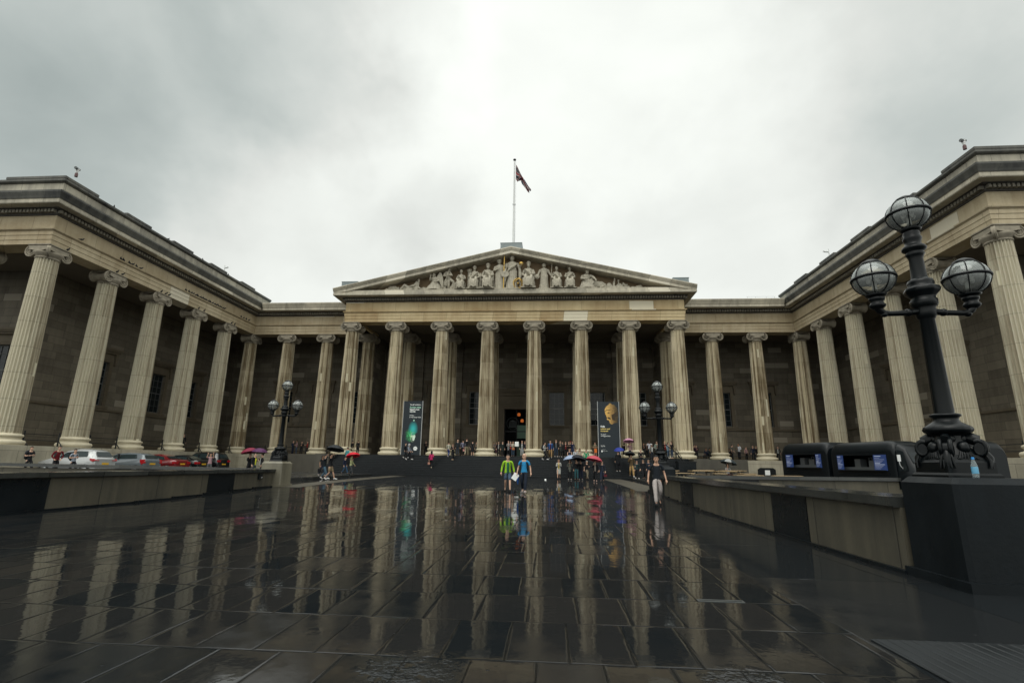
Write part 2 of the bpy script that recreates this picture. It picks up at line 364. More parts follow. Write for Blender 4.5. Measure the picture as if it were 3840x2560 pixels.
def paving_mat():
    t=NT('wet_paving'); P=t.xyz(); x,y=P[0],P[1]
    row=t.math('FLOOR',y); fy=t.math('FRACT',y)
    rr=t.white(t.comb(row,5.5,2.2))[0]
    wdt=.5
    cx=t.math('ADD',t.math('DIVIDE',x,wdt),t.math('MULTIPLY',t.math('ROUND',t.math('MULTIPLY',rr,4)),.25)); colm=t.math('FLOOR',cx); fx=t.math('FRACT',cx)
    # right of the drain the slabs are larger
    big=t.math('GREATER_THAN',x,6.72)
    cxb=t.math('DIVIDE',t.math('SUBTRACT',x,6.72),1.9); cyb=t.math('DIVIDE',t.math('ADD',y,.2),3.1)
    mixf=lambda a,b: t.math('ADD',t.math('MULTIPLY',a,t.math('SUBTRACT',1,big)),t.math('MULTIPLY',b,big))
    col2=mixf(colm,t.math('ADD',t.math('FLOOR',cxb),300)); row2=mixf(row,t.math('FLOOR',cyb))
    fx2=mixf(fx,t.math('FRACT',cxb)); fy2=mixf(fy,t.math('FRACT',cyb)); sx=mixf(wdt,1.9); sy=mixf(1.,3.1)
    ex=t.math('MULTIPLY',t.math('MINIMUM',fx2,t.math('SUBTRACT',1,fx2)),sx); ey=t.math('MULTIPLY',t.math('MINIMUM',fy2,t.math('SUBTRACT',1,fy2)),sy)
    wob=t.math('MULTIPLY',t.math('SUBTRACT',t.noise(t.pos(),14,3),.5),.006)
    e=t.math('ADD',t.math('MINIMUM',ex,ey),wob)
    w=t.white(t.comb(col2,row2,4.4)); wc=t.xyz(w[1])
    joint=t.mr(e,.003,.007,1,0); edge=t.math('MULTIPLY',t.mr(e,.0,.032,1,0),t.mr(t.noise(t.pos(),.9,4,.6),.36,.60,.22,1))
    big_n=t.noise(t.pos(),.45,4,.55); med=t.noise(t.pos(),2.6,5,.6); fin=t.noise(t.pos(),38,4,.7); grit=t.noise(t.pos(),160,2,.6)
    k=t.math('ADD',t.math('MULTIPLY',w[0],.55),t.math('ADD',t.math('MULTIPLY',med,.35),t.math('MULTIPLY',fin,.2)))
    c=t.mix(t.mr(k,.2,.9),(.006,.0085,.0105),(.0185,.018,.0172))
    c=t.mix(t.math('MULTIPLY',big,.6),c,(.0125,.0145,.016))
    c=t.mix(joint,c,(.008,.009,.009))
    t.col(c)
    # standing water leaves a mirror, drained patches and worn edges are duller
    dry=t.mr(t.math('ADD',t.math('MULTIPLY',big_n,.62),t.math('ADD',t.math('MULTIPLY',med,.33),t.math('MULTIPLY',wc[2],.16))),.58,.72,0,1)
    ro=t.math('ADD',t.math('ADD',.035,t.math('MULTIPLY',dry,.11)),t.math('MULTIPLY',t.math('MULTIPLY',edge,edge),.16))
    ro=t.math('ADD',ro,t.math('MULTIPLY',big,.05))
    t.set(ro,.5,ior=1.25)
    tilt=t.math('ADD',t.math('MULTIPLY',t.math('MULTIPLY',t.math('SUBTRACT',wc[0],.5),.011),t.math('MULTIPLY',fx2,sx)),t.math('MULTIPLY',t.math('MULTIPLY',t.math('SUBTRACT',wc[1],.5),.010),t.math('MULTIPLY',fy2,sy)))
    rip=t.math('MULTIPLY',t.noise(t.vscale(t.pos(),(1,.55,1)),2.2,3,.5),.0024)
    rip=t.math('ADD',rip,t.math('MULTIPLY',t.noise(t.pos(),9,3,.5),.0005))
    g=t.math('MULTIPLY',t.math('MULTIPLY',grit,dry),.0005)
    # two shallow puddles ruffled by rain, and scattered drops
    for px,py,r in ((2.95,-47.25,.42),(5.35,-47.2,.34)):
        dd=t.math('SQRT',t.math('ADD',t.math('POWER',t.math('SUBTRACT',x,px),2),t.math('POWER',t.math('SUBTRACT',y,py),2)))
        mk=t.math('MULTIPLY',t.mr(dd,r,r*.4,0,1),t.mr(t.noise(t.pos(),6,3),.42,.55,0,1))
        g=t.math('ADD',g,t.math('MULTIPLY',mk,t.math('MULTIPLY',t.noise(t.vscale(t.pos(),(1,.6,1)),26,3,.5),.012)))
    vo=t.n('ShaderNodeTexVoronoi'); vo.voronoi_dimensions='2D'; t.l(t.pos(),vo.inputs['Vector']); vo.inputs['Scale'].default_value=1.25
    g=t.math('ADD',g,t.math('MULTIPLY',t.mr(vo.outputs['Distance'],.006,.018,1,0),.008))
    h=t.math('ADD',t.math('ADD',tilt,rip),t.math('SUBTRACT',g,t.math('ADD',t.math('MULTIPLY',joint,.010),t.math('MULTIPLY',t.math('POWER',edge,2.2),.0038))))
    t.bump(h,1,1); return t.mat
PAVE=paving_mat()
def terrain():
    m=MB(); xs=[-70+2.5*i for i in range(57)]
    ys=[-140,-110,-90,-75,-66]+[-62+.8*i for i in range(72)]+[-3,0,6,14]
    vs=[(x,y,gz0(x,y)) for y in ys for x in xs]; n=len(xs)
    m.add(vs,[(j*n+i,j*n+i+1,(j+1)*n+i+1,(j+1)*n+i) for j in range(len(ys)-1) for i in range(n-1)],0,True)
    o=m.build('forecourt_paving',PAVE); o['kind']='structure'
    g=MB(); g.add([(-900,-900,-.06),(900,-900,-.06),(900,900,-.06),(-900,900,-.06)],[(0,1,2,3)])
    o=g.build('ground',wetstone('street_asphalt',(.035,.036,.036),.5)); o['kind']='structure'
    for (x0,x1,y0,y1) in ((-10.1,-8.75,-25.3,-5.25),(8.5,10.1,-23.6,-5.25)):
        s=MB(); k=24
        for i in range(k):
            a=y0+(y1-y0)*i/k; b=y0+(y1-y0)*(i+1)/k
            s.add([(x0,a,gz(0,a)+.006),(x1,a,gz(0,a)+.006),(x1,b,gz(0,b)+.006),(x0,b,gz(0,b)+.006)],[(0,1,2,3)])
        o=s.build('sett_path',SETT); o['kind']='structure'
    s=MB(); s.add([(10.76,-24.38,.20),(48,-24.38,.20),(48,-12.4,.50),(10.76,-12.4,.50),(48,4,.50),(10.76,4,.50),(10.76,-24.38,-.1),(10.76,-12.4,-.1),(10.76,4,-.1)],[(0,1,2,3),(3,2,4,5),(0,3,7,6),(3,5,8,7)]); o=s.build('cafe_terrace_paving',wetstone('terrace_paving_stone',(.03,.03,.028),.16)); o['kind']='structure'
    s=MB(); s.box(-48,-12,-24.38,4,-.05,.48); o=s.build('car_park_paving',wetstone('car_park_asphalt',(.03,.031,.03),.2)); o['kind']='structure'
    # ribbed tactile paving and the drainage channel beside it
    s=MB()
    s.box(6.78,12.6,-49.6,-46.16,.002,.012)
    for i in range(58):
        x=6.83+.1*i
        s.add([(x-.028,-49.6,.0125),(x-.016,-49.6,.019),(x+.016,-49.6,.019),(x+.028,-49.6,.0125),(x-.028,-46.18,.0125),(x-.016,-46.18,.019),(x+.016,-46.18,.019),(x+.028,-46.18,.0125)],[(0,1,5,4),(1,2,6,5),(2,3,7,6)])
    o=s.build('tactile_paving',wetstone('tactile_stone',(.012,.0145,.016),.5,spec=.18)); o['kind']='structure'
    s=MB(); s.box(5.63,6.14,-44.99,-44.965,-.01,.005); s.box(5.63,6.14,-44.925,-44.90,-.01,.005); s.box(5.63,5.65,-44.965,-44.925,-.01,.005); s.box(6.12,6.14,-44.965,-44.925,-.01,.005)
    tag(s.build('drain_cover',plain('drain_steel',(.10,.11,.11),.3,.5,.6)),'slim metal drain frame set in the wet paving','drain cover')
terrain()
# ------------------------------------------------------------------ the museum
MUS=thing('museum_building','grey-brown classical stone museum with columned portico, carved pediment and two projecting wings','museum',(0,0,0))
def shaft_mesh(name,mat):
    m=MB(); pr=[]; zs=[.74,.80,2.5,4.5,6.5,8.5,10.5,12.0,12.75,12.84]
    def R(z):
        t=(z-.74)/12.1; return .80-(.80-.655)*(t*t*.55+t*.45)
    vs=[]; nf=24; per=5; n=nf*per
    for k,z in enumerate(zs):
        r=R(z); dep=.17*r*(0 if k in(0,len(zs)-1) else 1)
        for f in range(nf):
            for q,(t,d) in enumerate(((0,0),(.2,0),(.42,.75),(.6,1),(.78,.75))):
                a=2*pi*(f+t)/nf; rr=r-dep*d; vs.append((rr*cos(a),rr*sin(a),z))
    fs=[]
    for k in range(len(zs)-1):
        for i in range(n):
            j=(i+1)%n; fs.append((k*n+i,k*n+j,(k+1)*n+j,(k+1)*n+i))
    m.add(vs,fs); me=m.mesh(name); me.materials.append(mat); return me
def base_mesh():
    m=MB(); pr=[(1.08,0),(1.08,.02)]
    for k in range(9): t=-pi/2+pi*k/8; pr.append((.97+.13*cos(t),.17+.15*sin(t)))
    pr+=[(.90,.34),(.86,.38),(.84,.44),(.88,.48),(.88,.50)]
    for k in range(7): t=-pi/2+pi*k/6; pr.append((.85+.105*cos(t),.60+.10*sin(t)))
    pr+=[(.82,.71),(.81,.745)]
    m.lathe(pr,40); me=m.mesh('base'); me.materials.append(BASEM); return me
def volute(m,c,nrm,R=.385,w=.16):
    # a scroll: disc, raised spiral and eye, facing nrm, standing in the plane of nrm x z
    nrm=Vector(nrm).normalized(); ax=Vector((0,0,1)).cross(nrm)
    M=Matrix.Identity(4)
    for i in range(3): M[i][0]=ax[i]; M[i][1]=-nrm[i]; M[i][2]=(0,0,1)[i]; M[i][3]=c[i]
    T0=m.T; m.T=T0@M if T0 else M
    m.lathe([(R*.93,0),(R*.93,w),(R*.90,w+.01)],24,ax='y')
    for side in (1,-1):
        pass
    sp=[];rd=[]; n=46
    for i in range(n+1):
        t=i/n; a=pi/2-2*pi*2.6*t; r=(R-.03)*(1-t)**.85+.06; sp.append((r*cos(a)*m._flip,-.015,r*sin(a))); rd.append(.048*(1-t)+.018)
    m.tube(sp,rd,6); m.ball((0,-.03,0),(.085,.05,.085),8,6)
    m.T=T0
def capital_mesh(corner=0):
    m=MB(); m._flip=1
    m.lathe([(.655,12.72),(.70,12.76),(.72,12.80),(.70,12.84),(.66,12.86)],32)
    m.lathe([(.66,12.86),(.72,12.95),(.83,13.08),(.86,13.2),(.80,13.26)],40,fold=lambda a,z:1+.03*cos(24*a)*(z>12.9 and z<13.22))
    zc=13.2
    def band(nrm):
        nrm=Vector(nrm); M=Matrix.Rotation(atan2(nrm.x,-nrm.y),4,'Z'); T0=m.T; m.T=M
        top=[(-.72+1.44*i/12, 13.56) for i in range(13)]; bot=[(.72-1.44*i/12, 13.30-.09*cos(pi*(i/12-.5))) for i in range(13)]
        m.wedge(top+bot,-.78,-.50)
        m.tube([(-.72+1.44*i/12,-.78,13.32-.09*cos(pi*(i/12-.5))) for i in range(13)],.035,6)
        m.T=T0
    def front(nrm,which=(-1,1)):
        nrm=Vector(nrm); ax=Vector((0,0,1)).cross(nrm)
        for s in which:
            m._flip=s; volute(m,nrm*.62+ax*(.70*s)+Vector((0,0,zc)),nrm)
        band(nrm)
    if not corner:
        for s in(-1,1): front((0,s,0))
        for s in(-1,1): m.lathe([(.36,-.62),(.30,-.3),(.25,0),(.30,.3),(.36,.62)],20,c=(.70*s,0,zc),ax='y')
    else:
        cx=corner                                     # court side is +x for the left wing corner (1), -x for the right (-1)
        fA=Vector((0,-1,0)); fB=Vector((cx,0,0))
        for nrm,sgn in ((fA,cx),(fB,-cx)):
            ax=Vector((0,0,1)).cross(nrm)
            # the far scroll of each face stands square, the shared one turns to the angle
            far=-1 if (ax*1).dot(fB if nrm is fA else fA)>0 else 1
            m._flip=far; volute(m,nrm*.62+ax*(.70*far)+Vector((0,0,zc)),nrm); band(nrm)
        dg=(fA+fB).normalized(); m._flip=1
        volute(m,dg*1.02+Vector((0,0,zc-.02)),Vector((0,0,1)).cross(dg),R=.40,w=.1); m._flip=-1
        volute(m,dg*1.02+Vector((0,0,zc-.02)),-Vector((0,0,1)).cross(dg),R=.40,w=.1)
        m.box(-.6,.6,-.6,.6,12.98,13.5)
    m.box(-.74,.74,-.74,.74,13.54,13.62); m.box(-.82,.82,-.82,.82,13.62,13.698)
    me=m.mesh('capital'); me.materials.append(CAPM); return me
SH_A=shaft_mesh('shaft_portico',COL_A); SH_B=shaft_mesh('shaft_wing',COL_B); BS=base_mesh(); CP=capital_mesh(); CPL=capital_mesh(1); CPR=capital_mesh(-1)
def column(x,y,sh,rz=0,cap=None):
    o=put('column',sh,MUS,(x,y,ZS)); put('base',BS,o); put('capital',cap or CP,o,rz=rz); return o
for i in range(8): column((i-3.5)*SP,0,SH_A)
for i in range(8): column((i-3.5)*SP,YR,SH_A)
for s in(-1,1):
    for k in(1,2): column(s*(XW-k*4.7116),YR,SH_A)
    sp=SL if s<0 else SR
    for k in range(6):
        column(s*XW,YR-k*sp,SH_A if k==0 else SH_B,0 if k==5 else -s*pi/2,(CPL if s<0 else CPR) if k==5 else None)
    for k in(1,2): column(s*(XW+k*sp),YR-5*sp,SH_B)
YL=YR-5*SL-EA; YRR=YR-5*SR-EA
PATH=[(-48,YL),(-XW+EA,YL),(-XW+EA,YR-EA),(-3.5*SP-EA,YR-EA),(-3.5*SP-EA,-EA),(3.5*SP+EA,-EA),(3.5*SP+EA,YR-EA),(XW-EA,YR-EA),(XW-EA,YRR),(48,YRR)]
def off(P,d):
    out=[]; n=len(P)
    for i in range(n):
        ns=[]
        for a,b in ((i-1,i),(i,i+1)):
            if a<0 or b>=n: continue
            dx,dy=P[b][0]-P[a][0],P[b][1]-P[a][1]; L=hypot(dx,dy); ns.append((dy/L,-dx/L))
        if len(ns)==1: nx,ny=ns[0]
        else:
            k=1+ns[0][0]*ns[1][0]+ns[0][1]*ns[1][1]; nx,ny=(ns[0][0]+ns[1][0])/k,(ns[0][1]+ns[1][1])/k
        out.append((P[i][0]+nx*d,P[i][1]+ny*d))
    return out
def sweep(m,P,prof,mat=0):
    rows=[off(P,d) for d,z in prof]; n=len(P); q=len(prof)
    vs=[(rows[k][i][0],rows[k][i][1],prof[k][1]) for k in range(q) for i in range(n)]
    fs=[(k*n+i,k*n+i+1,((k+1)%q)*n+i+1,((k+1)%q)*n+i) for k in range(q) for i in range(n-1)]
    fs+=[tuple(k*n for k in range(q)),tuple(k*n+n-1 for k in range(q))[::-1]]
    m.add(vs,fs,mat)
DENT=plain('dentil_stone',(.20,.185,.15),.85,.25,vary=.6,scale=1.3)
segs=[('left',PATH[:4],STONE_A2),('mid',PATH[3:7],STONE_A),('right',PATH[6:],STONE_A2)]
ARCH=[(0,ZA),(0,16.28),(.035,16.285),(.035,16.62),(.07,16.625),(.07,16.90),(.12,16.93),(.20,17.0),(.22,17.08),(-.02,17.09),(-1.42,17.09),(-1.42,ZA)]
FRZ=[(0,17.09),(0,18.10),(-1.42,18.10),(-1.42,17.09)]
BED=[(0,18.10),(.08,18.12),(.11,18.20),(.12,18.22),(.12,18.47),(.36,18.50),(.40,18.56),(-1.4,18.56),(-1.4,18.10)]
CRN=[(.40,18.56),(.98,18.565),(1.0,18.60),(1.0,18.86),(1.03,18.88),(1.05,18.93),(1.09,19.05),(1.16,19.22),(1.20,19.32),(1.20,19.44),(-1.4,19.50),(-1.4,18.56)]
CRN2=[(.40,18.56),(1.05,18.565),(1.07,18.60),(1.07,18.84),(1.0,18.88),(-1.4,18.92),(-1.4,18.56)]
for nm,P,mat in segs:
    # butt the three runs: the recess runs start behind the portico's flank
    Q=list(P)
    if nm=='left': Q[-1]=(-3.5*SP-EA-.002,YR-EA)
    if nm=='right': Q[0]=(3.5*SP+EA+.002,YR-EA)
    for part,prof,mt in (('architrave',ARCH,mat),('frieze',FRZ,mat)):
        m=MB(); sweep(m,Q,prof); m.build(part,mt,MUS)
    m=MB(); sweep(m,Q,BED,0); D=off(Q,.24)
    for i in range(len(Q)-1):
        a,b=Vector((*D[i],0)),Vector((*D[i+1],0)); L=(b-a).length; d=(b-a).normalized(); nx=Vector((d.y,-d.x,0)); k=int((L-.3)/.27)
        for j in range(k+1):
            c=a+d*((L-k*.27)/2+j*.27)
            T=Matrix.Identity(4)
            for r in range(3): T[r][0]=d[r]; T[r][1]=-nx[r]; T[r][3]=c[r]
            m.T=T; m.box(-.085,.085,-.125,.125,18.235,18.46,1); m.T=None
    m.build('dentil_course',[SOOT_SHADE,DENT],MUS)
    m=MB()
    if nm=='mid': sweep(m,Q,CRN2)
    else:
        sweep(m,Q[:3] if nm=='left' else Q[1:],CRN[:5]+[(-1.4,18.88),(-1.4,18.56)]); R=Q[:3] if nm=='left' else Q[1:]
        sweep(m,R,[(-1.39,18.885),(1.03,18.885)]+CRN[5:10]+[(-1.39,19.49)],1)
    m.build('cornice',[STONE_C,DARKST],MUS)
    if nm!='mid':
        m=MB(); R=Q[2:] if nm=='left' else Q[:2]; R=[R[0],R[1]]; k=0 if nm=='left' else 1
        R[k]=(R[k][0]+(1.2 if nm=='left' else -1.2),R[k][1]); sweep(m,R,CRN); m.build('cornice',STONE_C,MUS)
# parapets of the wings, with raised dies
for s in(-1,1):
    yf=YL if s<0 else YRR; m=MB(); a=off([(-48,YL),(-XW+EA,YL),(-XW+EA,6.4)] if s<0 else [(XW-EA,6.4),(XW-EA,YRR),(48,YRR)],.30)
    P=[(-48,YL),(-XW+EA,YL),(-XW+EA,6.2)] if s<0 else [(XW-EA,6.2),(XW-EA,YRR),(48,YRR)]
    sweep(m,P,[(.25,19.47),(.25,20.50),(-.5,20.50),(-.5,19.47)]); sweep(m,P,[(.30,20.503),(.40,20.56),(.45,20.62),(.45,20.76),(.40,20.80),(-.55,20.82),(-.55,20.503)],1)
    for k in range(5):
        y0=yf-.30+.0+k*5.3; y1=y0+2.6
        x0,x1=(s*(XW-EA)-.52,s*(XW-EA)+.46) if s<0 else (s*(XW-EA)-.46,s*(XW-EA)+.52)
        if k==0: m.box(*((x0-3.6,x1) if s<0 else (x0,x1+3.6)),yf-.46,y1,20.79,20.97,1)
        else: m.box(x0,x1,y0,y1,20.79,20.95,1)
    for k in range(3):
        xa=s*(XW-EA+6.6+4.6*k); m.box(min(xa,xa+s*2.2),max(xa,xa+s*2.2),yf-.46,yf+.5,20.79,20.95,1)
    m.build('parapet',[STONE_P,DARKST],MUS)
# pediment
SLP=(23.76-19.33)/18.83; th=math.atan(SLP)
m=MB(); m.wedge([(-17.3,18.92),(17.3,18.92),(0,23.35)],-.42,-.30); ped=m.build('pediment',TYMP,MUS)
m=MB(); m.box(-18.6,18.6,-1.66,-.42,18.90,19.12); m.box(-17.6,17.6,-1.5,-.42,19.12,19.20); m.build('ledge',STONE_C,ped)
def raking(y0,y1,t0,t1):                      # band between two heights under the slope, both sides in one polygon
    xe=18.83
    def z(x,t): return 23.76-SLP*abs(x)-t
    lim=lambda t: min(xe,(23.76-t-18.97)/SLP)
    return [[(0,z(0,t0)),(s*lim(t0),z(lim(t0),t0)),(s*lim(t1),z(lim(t1),t1)),(0,z(0,t1))] for s in(-1,1)]
m=MB()
for (yf,t0,t1) in ((-1.95,0,.10),(-1.90,.10,.17),(-1.86,.17,.24),(-1.82,.24,.30),(-1.79,.30,.34),(-1.68,.34,.37),(-1.76,.37,.66),(-1.6,.66,.70)):
    for pg in raking(yf,-.3,t0,t1): m.wedge(pg,yf,-.295)
# corner returns of the gutter moulding
for s in(-1,1): m.box(min(s*17.9,s*18.80),max(s*17.9,s*18.80),-1.74,1.6,18.88,19.30)
m.build('raking_cornice',STONE_C,ped)
# roofs, ceilings
m=MB(); m.wedge([(-18.7,19.28),(0,23.70),(18.7,19.28)],-.29,14); m.build('roof',LEAD,MUS,label='low pitched lead roof behind the pediment')
m=MB()
m.box(-34,-18.5,YR-EA-.6,14,19.38,19.60); m.box(18.5,34,YR-EA-.6,14,19.38,19.60); m.box(-48,-XW+EA-.4,YL+.5,14,19.52,19.9); m.box(XW-EA+.4,48,YRR+.5,14,19.52,19.9); m.build('roof',LEAD,MUS,label='flat lead roof over the colonnades')
m=MB(); m.box(-1.34,1.02,.3,2.6,23.5,25.15)
for i in range(11): m.box(-1.30+.22*i,-1.27+.22*i,.28,.3,24.2,25.1)
m.box(-1.37,1.05,.27,2.63,25.15,25.2); m.build('roof_housing',LEAD,MUS,label='small lead-clad box behind the pediment apex')
for x0,x1 in((-19.5,-17.66),(17.4,19.05)):
    m=MB(); m.box(x0,x1,1.7,4.2,19.4,21.35); m.box(x0-.04,x1+.04,1.66,4.24,21.35,21.42)
    for i in range(8): m.box(x0+.2*i,x0+.2*i+.03,1.68,1.7,20.2,21.3)
    m.build('roof_housing',LEAD,MUS,label='small lead-clad box above the pediment corner')
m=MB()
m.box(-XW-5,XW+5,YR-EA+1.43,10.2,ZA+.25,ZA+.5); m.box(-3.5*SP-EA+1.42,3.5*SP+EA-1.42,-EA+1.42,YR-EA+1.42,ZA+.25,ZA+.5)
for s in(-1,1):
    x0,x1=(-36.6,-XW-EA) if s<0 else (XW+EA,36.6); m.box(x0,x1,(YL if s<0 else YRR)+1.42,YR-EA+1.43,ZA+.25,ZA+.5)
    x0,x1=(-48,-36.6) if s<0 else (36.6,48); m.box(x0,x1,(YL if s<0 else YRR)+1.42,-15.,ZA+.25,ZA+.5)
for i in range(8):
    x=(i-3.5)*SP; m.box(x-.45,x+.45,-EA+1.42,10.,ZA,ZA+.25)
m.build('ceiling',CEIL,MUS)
for s in(-1,1):
    m=MB(); m.box(*sorted((s*(3.5*SP+EA-.004),s*(3.5*SP+EA-1.5))),YR-EA+.003,YR-EA+1.6,ZA,18.9); m.build('architrave',STONE_A,MUS)
# stylobate and steps
NOSE=wetstone('step_edge_sheen',(.016,.020,.023),.25,spec=.5)  # wet sheen along the nosings, painted as a lighter edge colour
m=MB()
m.box(-18.2,18.2,-1.2,10.2,-.1,ZS-.0)
for s in(-1,1):
    x0,x1=(-XW-5.4,-18.2) if s<0 else (18.2,XW+5.4); m.box(x0,x1,YR-1.15,10.2,-.1,ZS)
    x0,x1=(-48,-XW+1.15) if s<0 else (XW-1.15,48); yf=YL-.44 if s<0 else YRR-.44
    m.box(x0,x1,yf,YR-1.15,-.1,ZS)
m.build('stylobate',STONE_L,MUS)
m=MB()
for k in range(12):
    y=-5.2+k*4./12; m.box(-16.9,16.9,y,-1.202,-.1 if k==0 else .37+k*(ZS-.37)/12-.002,.37+(k+1)*(ZS-.37)/12-(.004 if k==11 else 0))
    m.box(-16.9,16.9,y-.025,y+.03,.37+(k+1)*(ZS-.37)/12-.03,.37+(k+1)*(ZS-.37)/12+(.003 if k<11 else -.001),1)
m.build('steps',[STEPM,NOSE],MUS)
for s in(-1,1):
    m=MB(); m.box(*sorted((s*16.9,s*18.25)),-3.3,-1.203,-.1,ZS-.02); m.box(*sorted((s*18.25,s*22.7)),-.4,YR-1.16,-.1,ZS-.012); m.build('cheek_wall',CHEEK,MUS)
# back walls with window openings
def wall_run(m,axis,pos,a0,a1,z0,z1,ops,thick,sgn):
    # wall in plane axis=pos running a0..a1; ops (centre,halfwidth,zb,zt); thickness away from the court
    def bx(u0,u1,w0,w1):
        p0,p1=sorted((pos,pos+sgn*thick))
        if axis=='y': m.box(u0,u1,p0,p1,w0,w1)
        else: m.box(p0,p1,u0,u1,w0,w1)
    cur=a0
    for c,h,zb,zt in sorted(ops):
        if c-h<a0 or c+h>a1: continue
        bx(cur,c-h,z0,z1); bx(c-h,c+h,z0,zb); bx(c-h,c+h,zt,z1); cur=c+h
    bx(cur,a1,z0,z1)
def window_mesh():
    m=MB(); h=.89; zb,zt=6.1,10.06
    def fr(x0,x1,z0,z1,y0,y1): m.box(x0,x1,y0,y1,z0,z1)
    for (e,o,y) in ((.0,.16,-.07),(.16,.34,-.10)):
        fr(-h-o,-h-e,zb-.0,zt+o,y,.0); fr(h+e,h+o,zb,zt+o,y,.0); fr(-h-e,h+e,zt+e,zt+o,y,.0)
    fr(-h-.55,h+.55,zb-.24,zb-.001,-.16,0)                     # sill
    fr(-h-.34,h+.34,zt+.34,zt+.80,-.05,0)                      # frieze of the hood
    fr(-h-.72,h+.72,zt+.96,zt+1.10,-.40,0); fr(-h-.78,h+.78,zt+1.10,zt+1.28,-.48,0); fr(-h-.6,h+.6,zt+.80,zt+.96,-.26,0)
    for s in(-1,1):                                            # console brackets
        m.wedge([(s*(h+.36),zt+.80),(s*(h+.60),zt+.80),(s*(h+.58),zt+.1),(s*(h+.50),zt-.28),(s*(h+.40),zt-.2)],-.24,-.001)
    me=m.mesh('window'); me.materials.append(STONE_WF)
    b=MB(); t=.028
    for i in range(4): x=-h+.05+(2*h-.1)*i/3; w=.05 if i in(0,3) else t; b.box(x-w/2,x+w/2,.22,.27,zb+.03,zt)
    for k in range(7):
        z=zb+.06+(zt-zb-.1)*k/6; w=.09 if k in(0,3,6) else t; b.box(-h,h,.225,.265,z-w/2,z+w/2)
    fm=b.mesh('sash'); fm.materials.append(SASH)
    p=MB(); p.box(-h-.03,h+.03,.275,.29,zb,zt+.02); pm=p.mesh('pane'); pm.materials.append(PANE)
    return me,fm,pm
STONE_WF=ashlar('window_surround_stone',(.08,.065,.043),(.14,.115,.08),(.26,.23,.17),9,9,blockvar=.1,patch=0,joint=0)
WM=window_mesh(); SASHP=WM[1].copy(); SASHP.materials.clear(); SASHP.materials.append(plain('pale_sash_paint',(.24,.245,.235),.5,.4))
def window(x,y,rz):
    o=put('window',WM[0],MUS,(x,y,0),rz=rz); f=put('sash',SASHP if rz==0 and abs(x)<15 else WM[1],o); put('pane',WM[2],o)
bx=[s*SP*k for s in(-1,1) for k in(1,2,3)]+[s*v for s in(-1,1) for v in(19.5,24.3,29.0)]
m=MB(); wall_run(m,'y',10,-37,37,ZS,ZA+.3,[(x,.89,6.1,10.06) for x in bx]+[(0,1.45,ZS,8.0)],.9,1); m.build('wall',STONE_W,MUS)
for x in bx: window(x,10,0)
for s in(-1,1):
    sp=SL if s<0 else SR; yf=(YL if s<0 else YRR)+EA+4.7
    wy=[-9.05,-2.0,3.0]
    m=MB(); wall_run(m,'x',s*36.4,yf,9.99,ZS,ZA+.3,[(y,.89,6.1,10.06) for y in wy],.9,s); m.build('wall',STONE_W,MUS)
    for y in wy: window(s*36.4,y,-s*pi/2)
    m=MB(); wall_run(m,'y',yf,*((-48,-37.302) if s<0 else (37.302,48)),ZS,ZA+.3,[(s*38.75,.89,6.1,10.06)],.9,1); m.build('wall',STONE_W,MUS); window(s*38.75,yf,0)
    x=-36.4 if s<0 else 36.4
    m=MB(); m.box(*sorted((x,x-s*.12)),yf-.0,9.9,5.66,5.84); m.box(*sorted((x,x-s*.16)),yf,9.9,ZS,ZS+.5); m.build('string_course',STONE_WF,MUS)
m=MB()
for a,b in ((-36.2,-17.9),(17.9,36.2)): m.box(a,b,9.88,9.999,5.66,5.84); m.box(a,b,9.84,9.999,ZS,ZS+.5)
m.build('string_course',STONE_WF,MUS)
for i in range(8):                                               # pilasters on the back wall of the portico
    if i in(3,4): continue
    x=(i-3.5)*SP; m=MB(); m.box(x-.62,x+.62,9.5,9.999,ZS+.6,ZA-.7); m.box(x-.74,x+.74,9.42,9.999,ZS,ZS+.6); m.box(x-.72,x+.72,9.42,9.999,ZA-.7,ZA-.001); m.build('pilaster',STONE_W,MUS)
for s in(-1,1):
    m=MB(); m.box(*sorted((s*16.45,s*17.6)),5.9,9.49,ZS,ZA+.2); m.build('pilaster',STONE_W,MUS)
# the door
m=MB()
for (e,o,y,zt) in ((0,.28,-.08,8.28),(.28,.55,-.16,8.55),(.55,.75,-.24,8.75)):
    for s in(-1,1): m.box(*sorted((s*(1.45+e),s*(1.45+o))),10+y,10,ZS,zt)
    m.box(-1.45-e,1.45+e,10+y,10,8.0+e,zt)
m.box(-2.1,2.1,9.86,10,8.75,9.6); m.box(-2.5,2.5,9.5,10,9.95,10.15); m.box(-2.6,2.6,9.4,10,10.15,10.4); m.box(-2.35,2.35,9.7,10,9.6,9.95)
for s in(-1,1): m.wedge([(s*2.12,9.6),(s*2.45,9.6),(s*2.4,8.9),(s*2.3,8.4),(s*2.15,8.5)],9.66,9.999)
door=m.build('doorway',STONE_WF,MUS)
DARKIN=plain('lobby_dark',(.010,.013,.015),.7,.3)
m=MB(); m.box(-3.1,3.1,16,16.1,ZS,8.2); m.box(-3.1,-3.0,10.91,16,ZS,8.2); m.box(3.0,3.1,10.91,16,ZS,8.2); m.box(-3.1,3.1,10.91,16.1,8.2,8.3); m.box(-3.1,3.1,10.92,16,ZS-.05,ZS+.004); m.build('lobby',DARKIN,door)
m=MB(); m.box(-1.44,1.44,10.5,10.53,5.3,5.42); 
for x in(-1.42,-.02,1.38): m.box(x,x+.06,10.5,10.53,ZS,8.0)
m.build('door_frame',RAILM,door)
GREEN=plain('door_film_green',(.06,.13,.085),.4,.4)
m=MB(); m.box(.10,1.36,10.505,10.515,4.55,6.1); m.box(.10,1.36,10.505,10.515,ZS+.1,3.9); m.build('door_panel',GREEN,door)
LG=plain('door_emblem_grey',(.055,.068,.072),.5,.4)
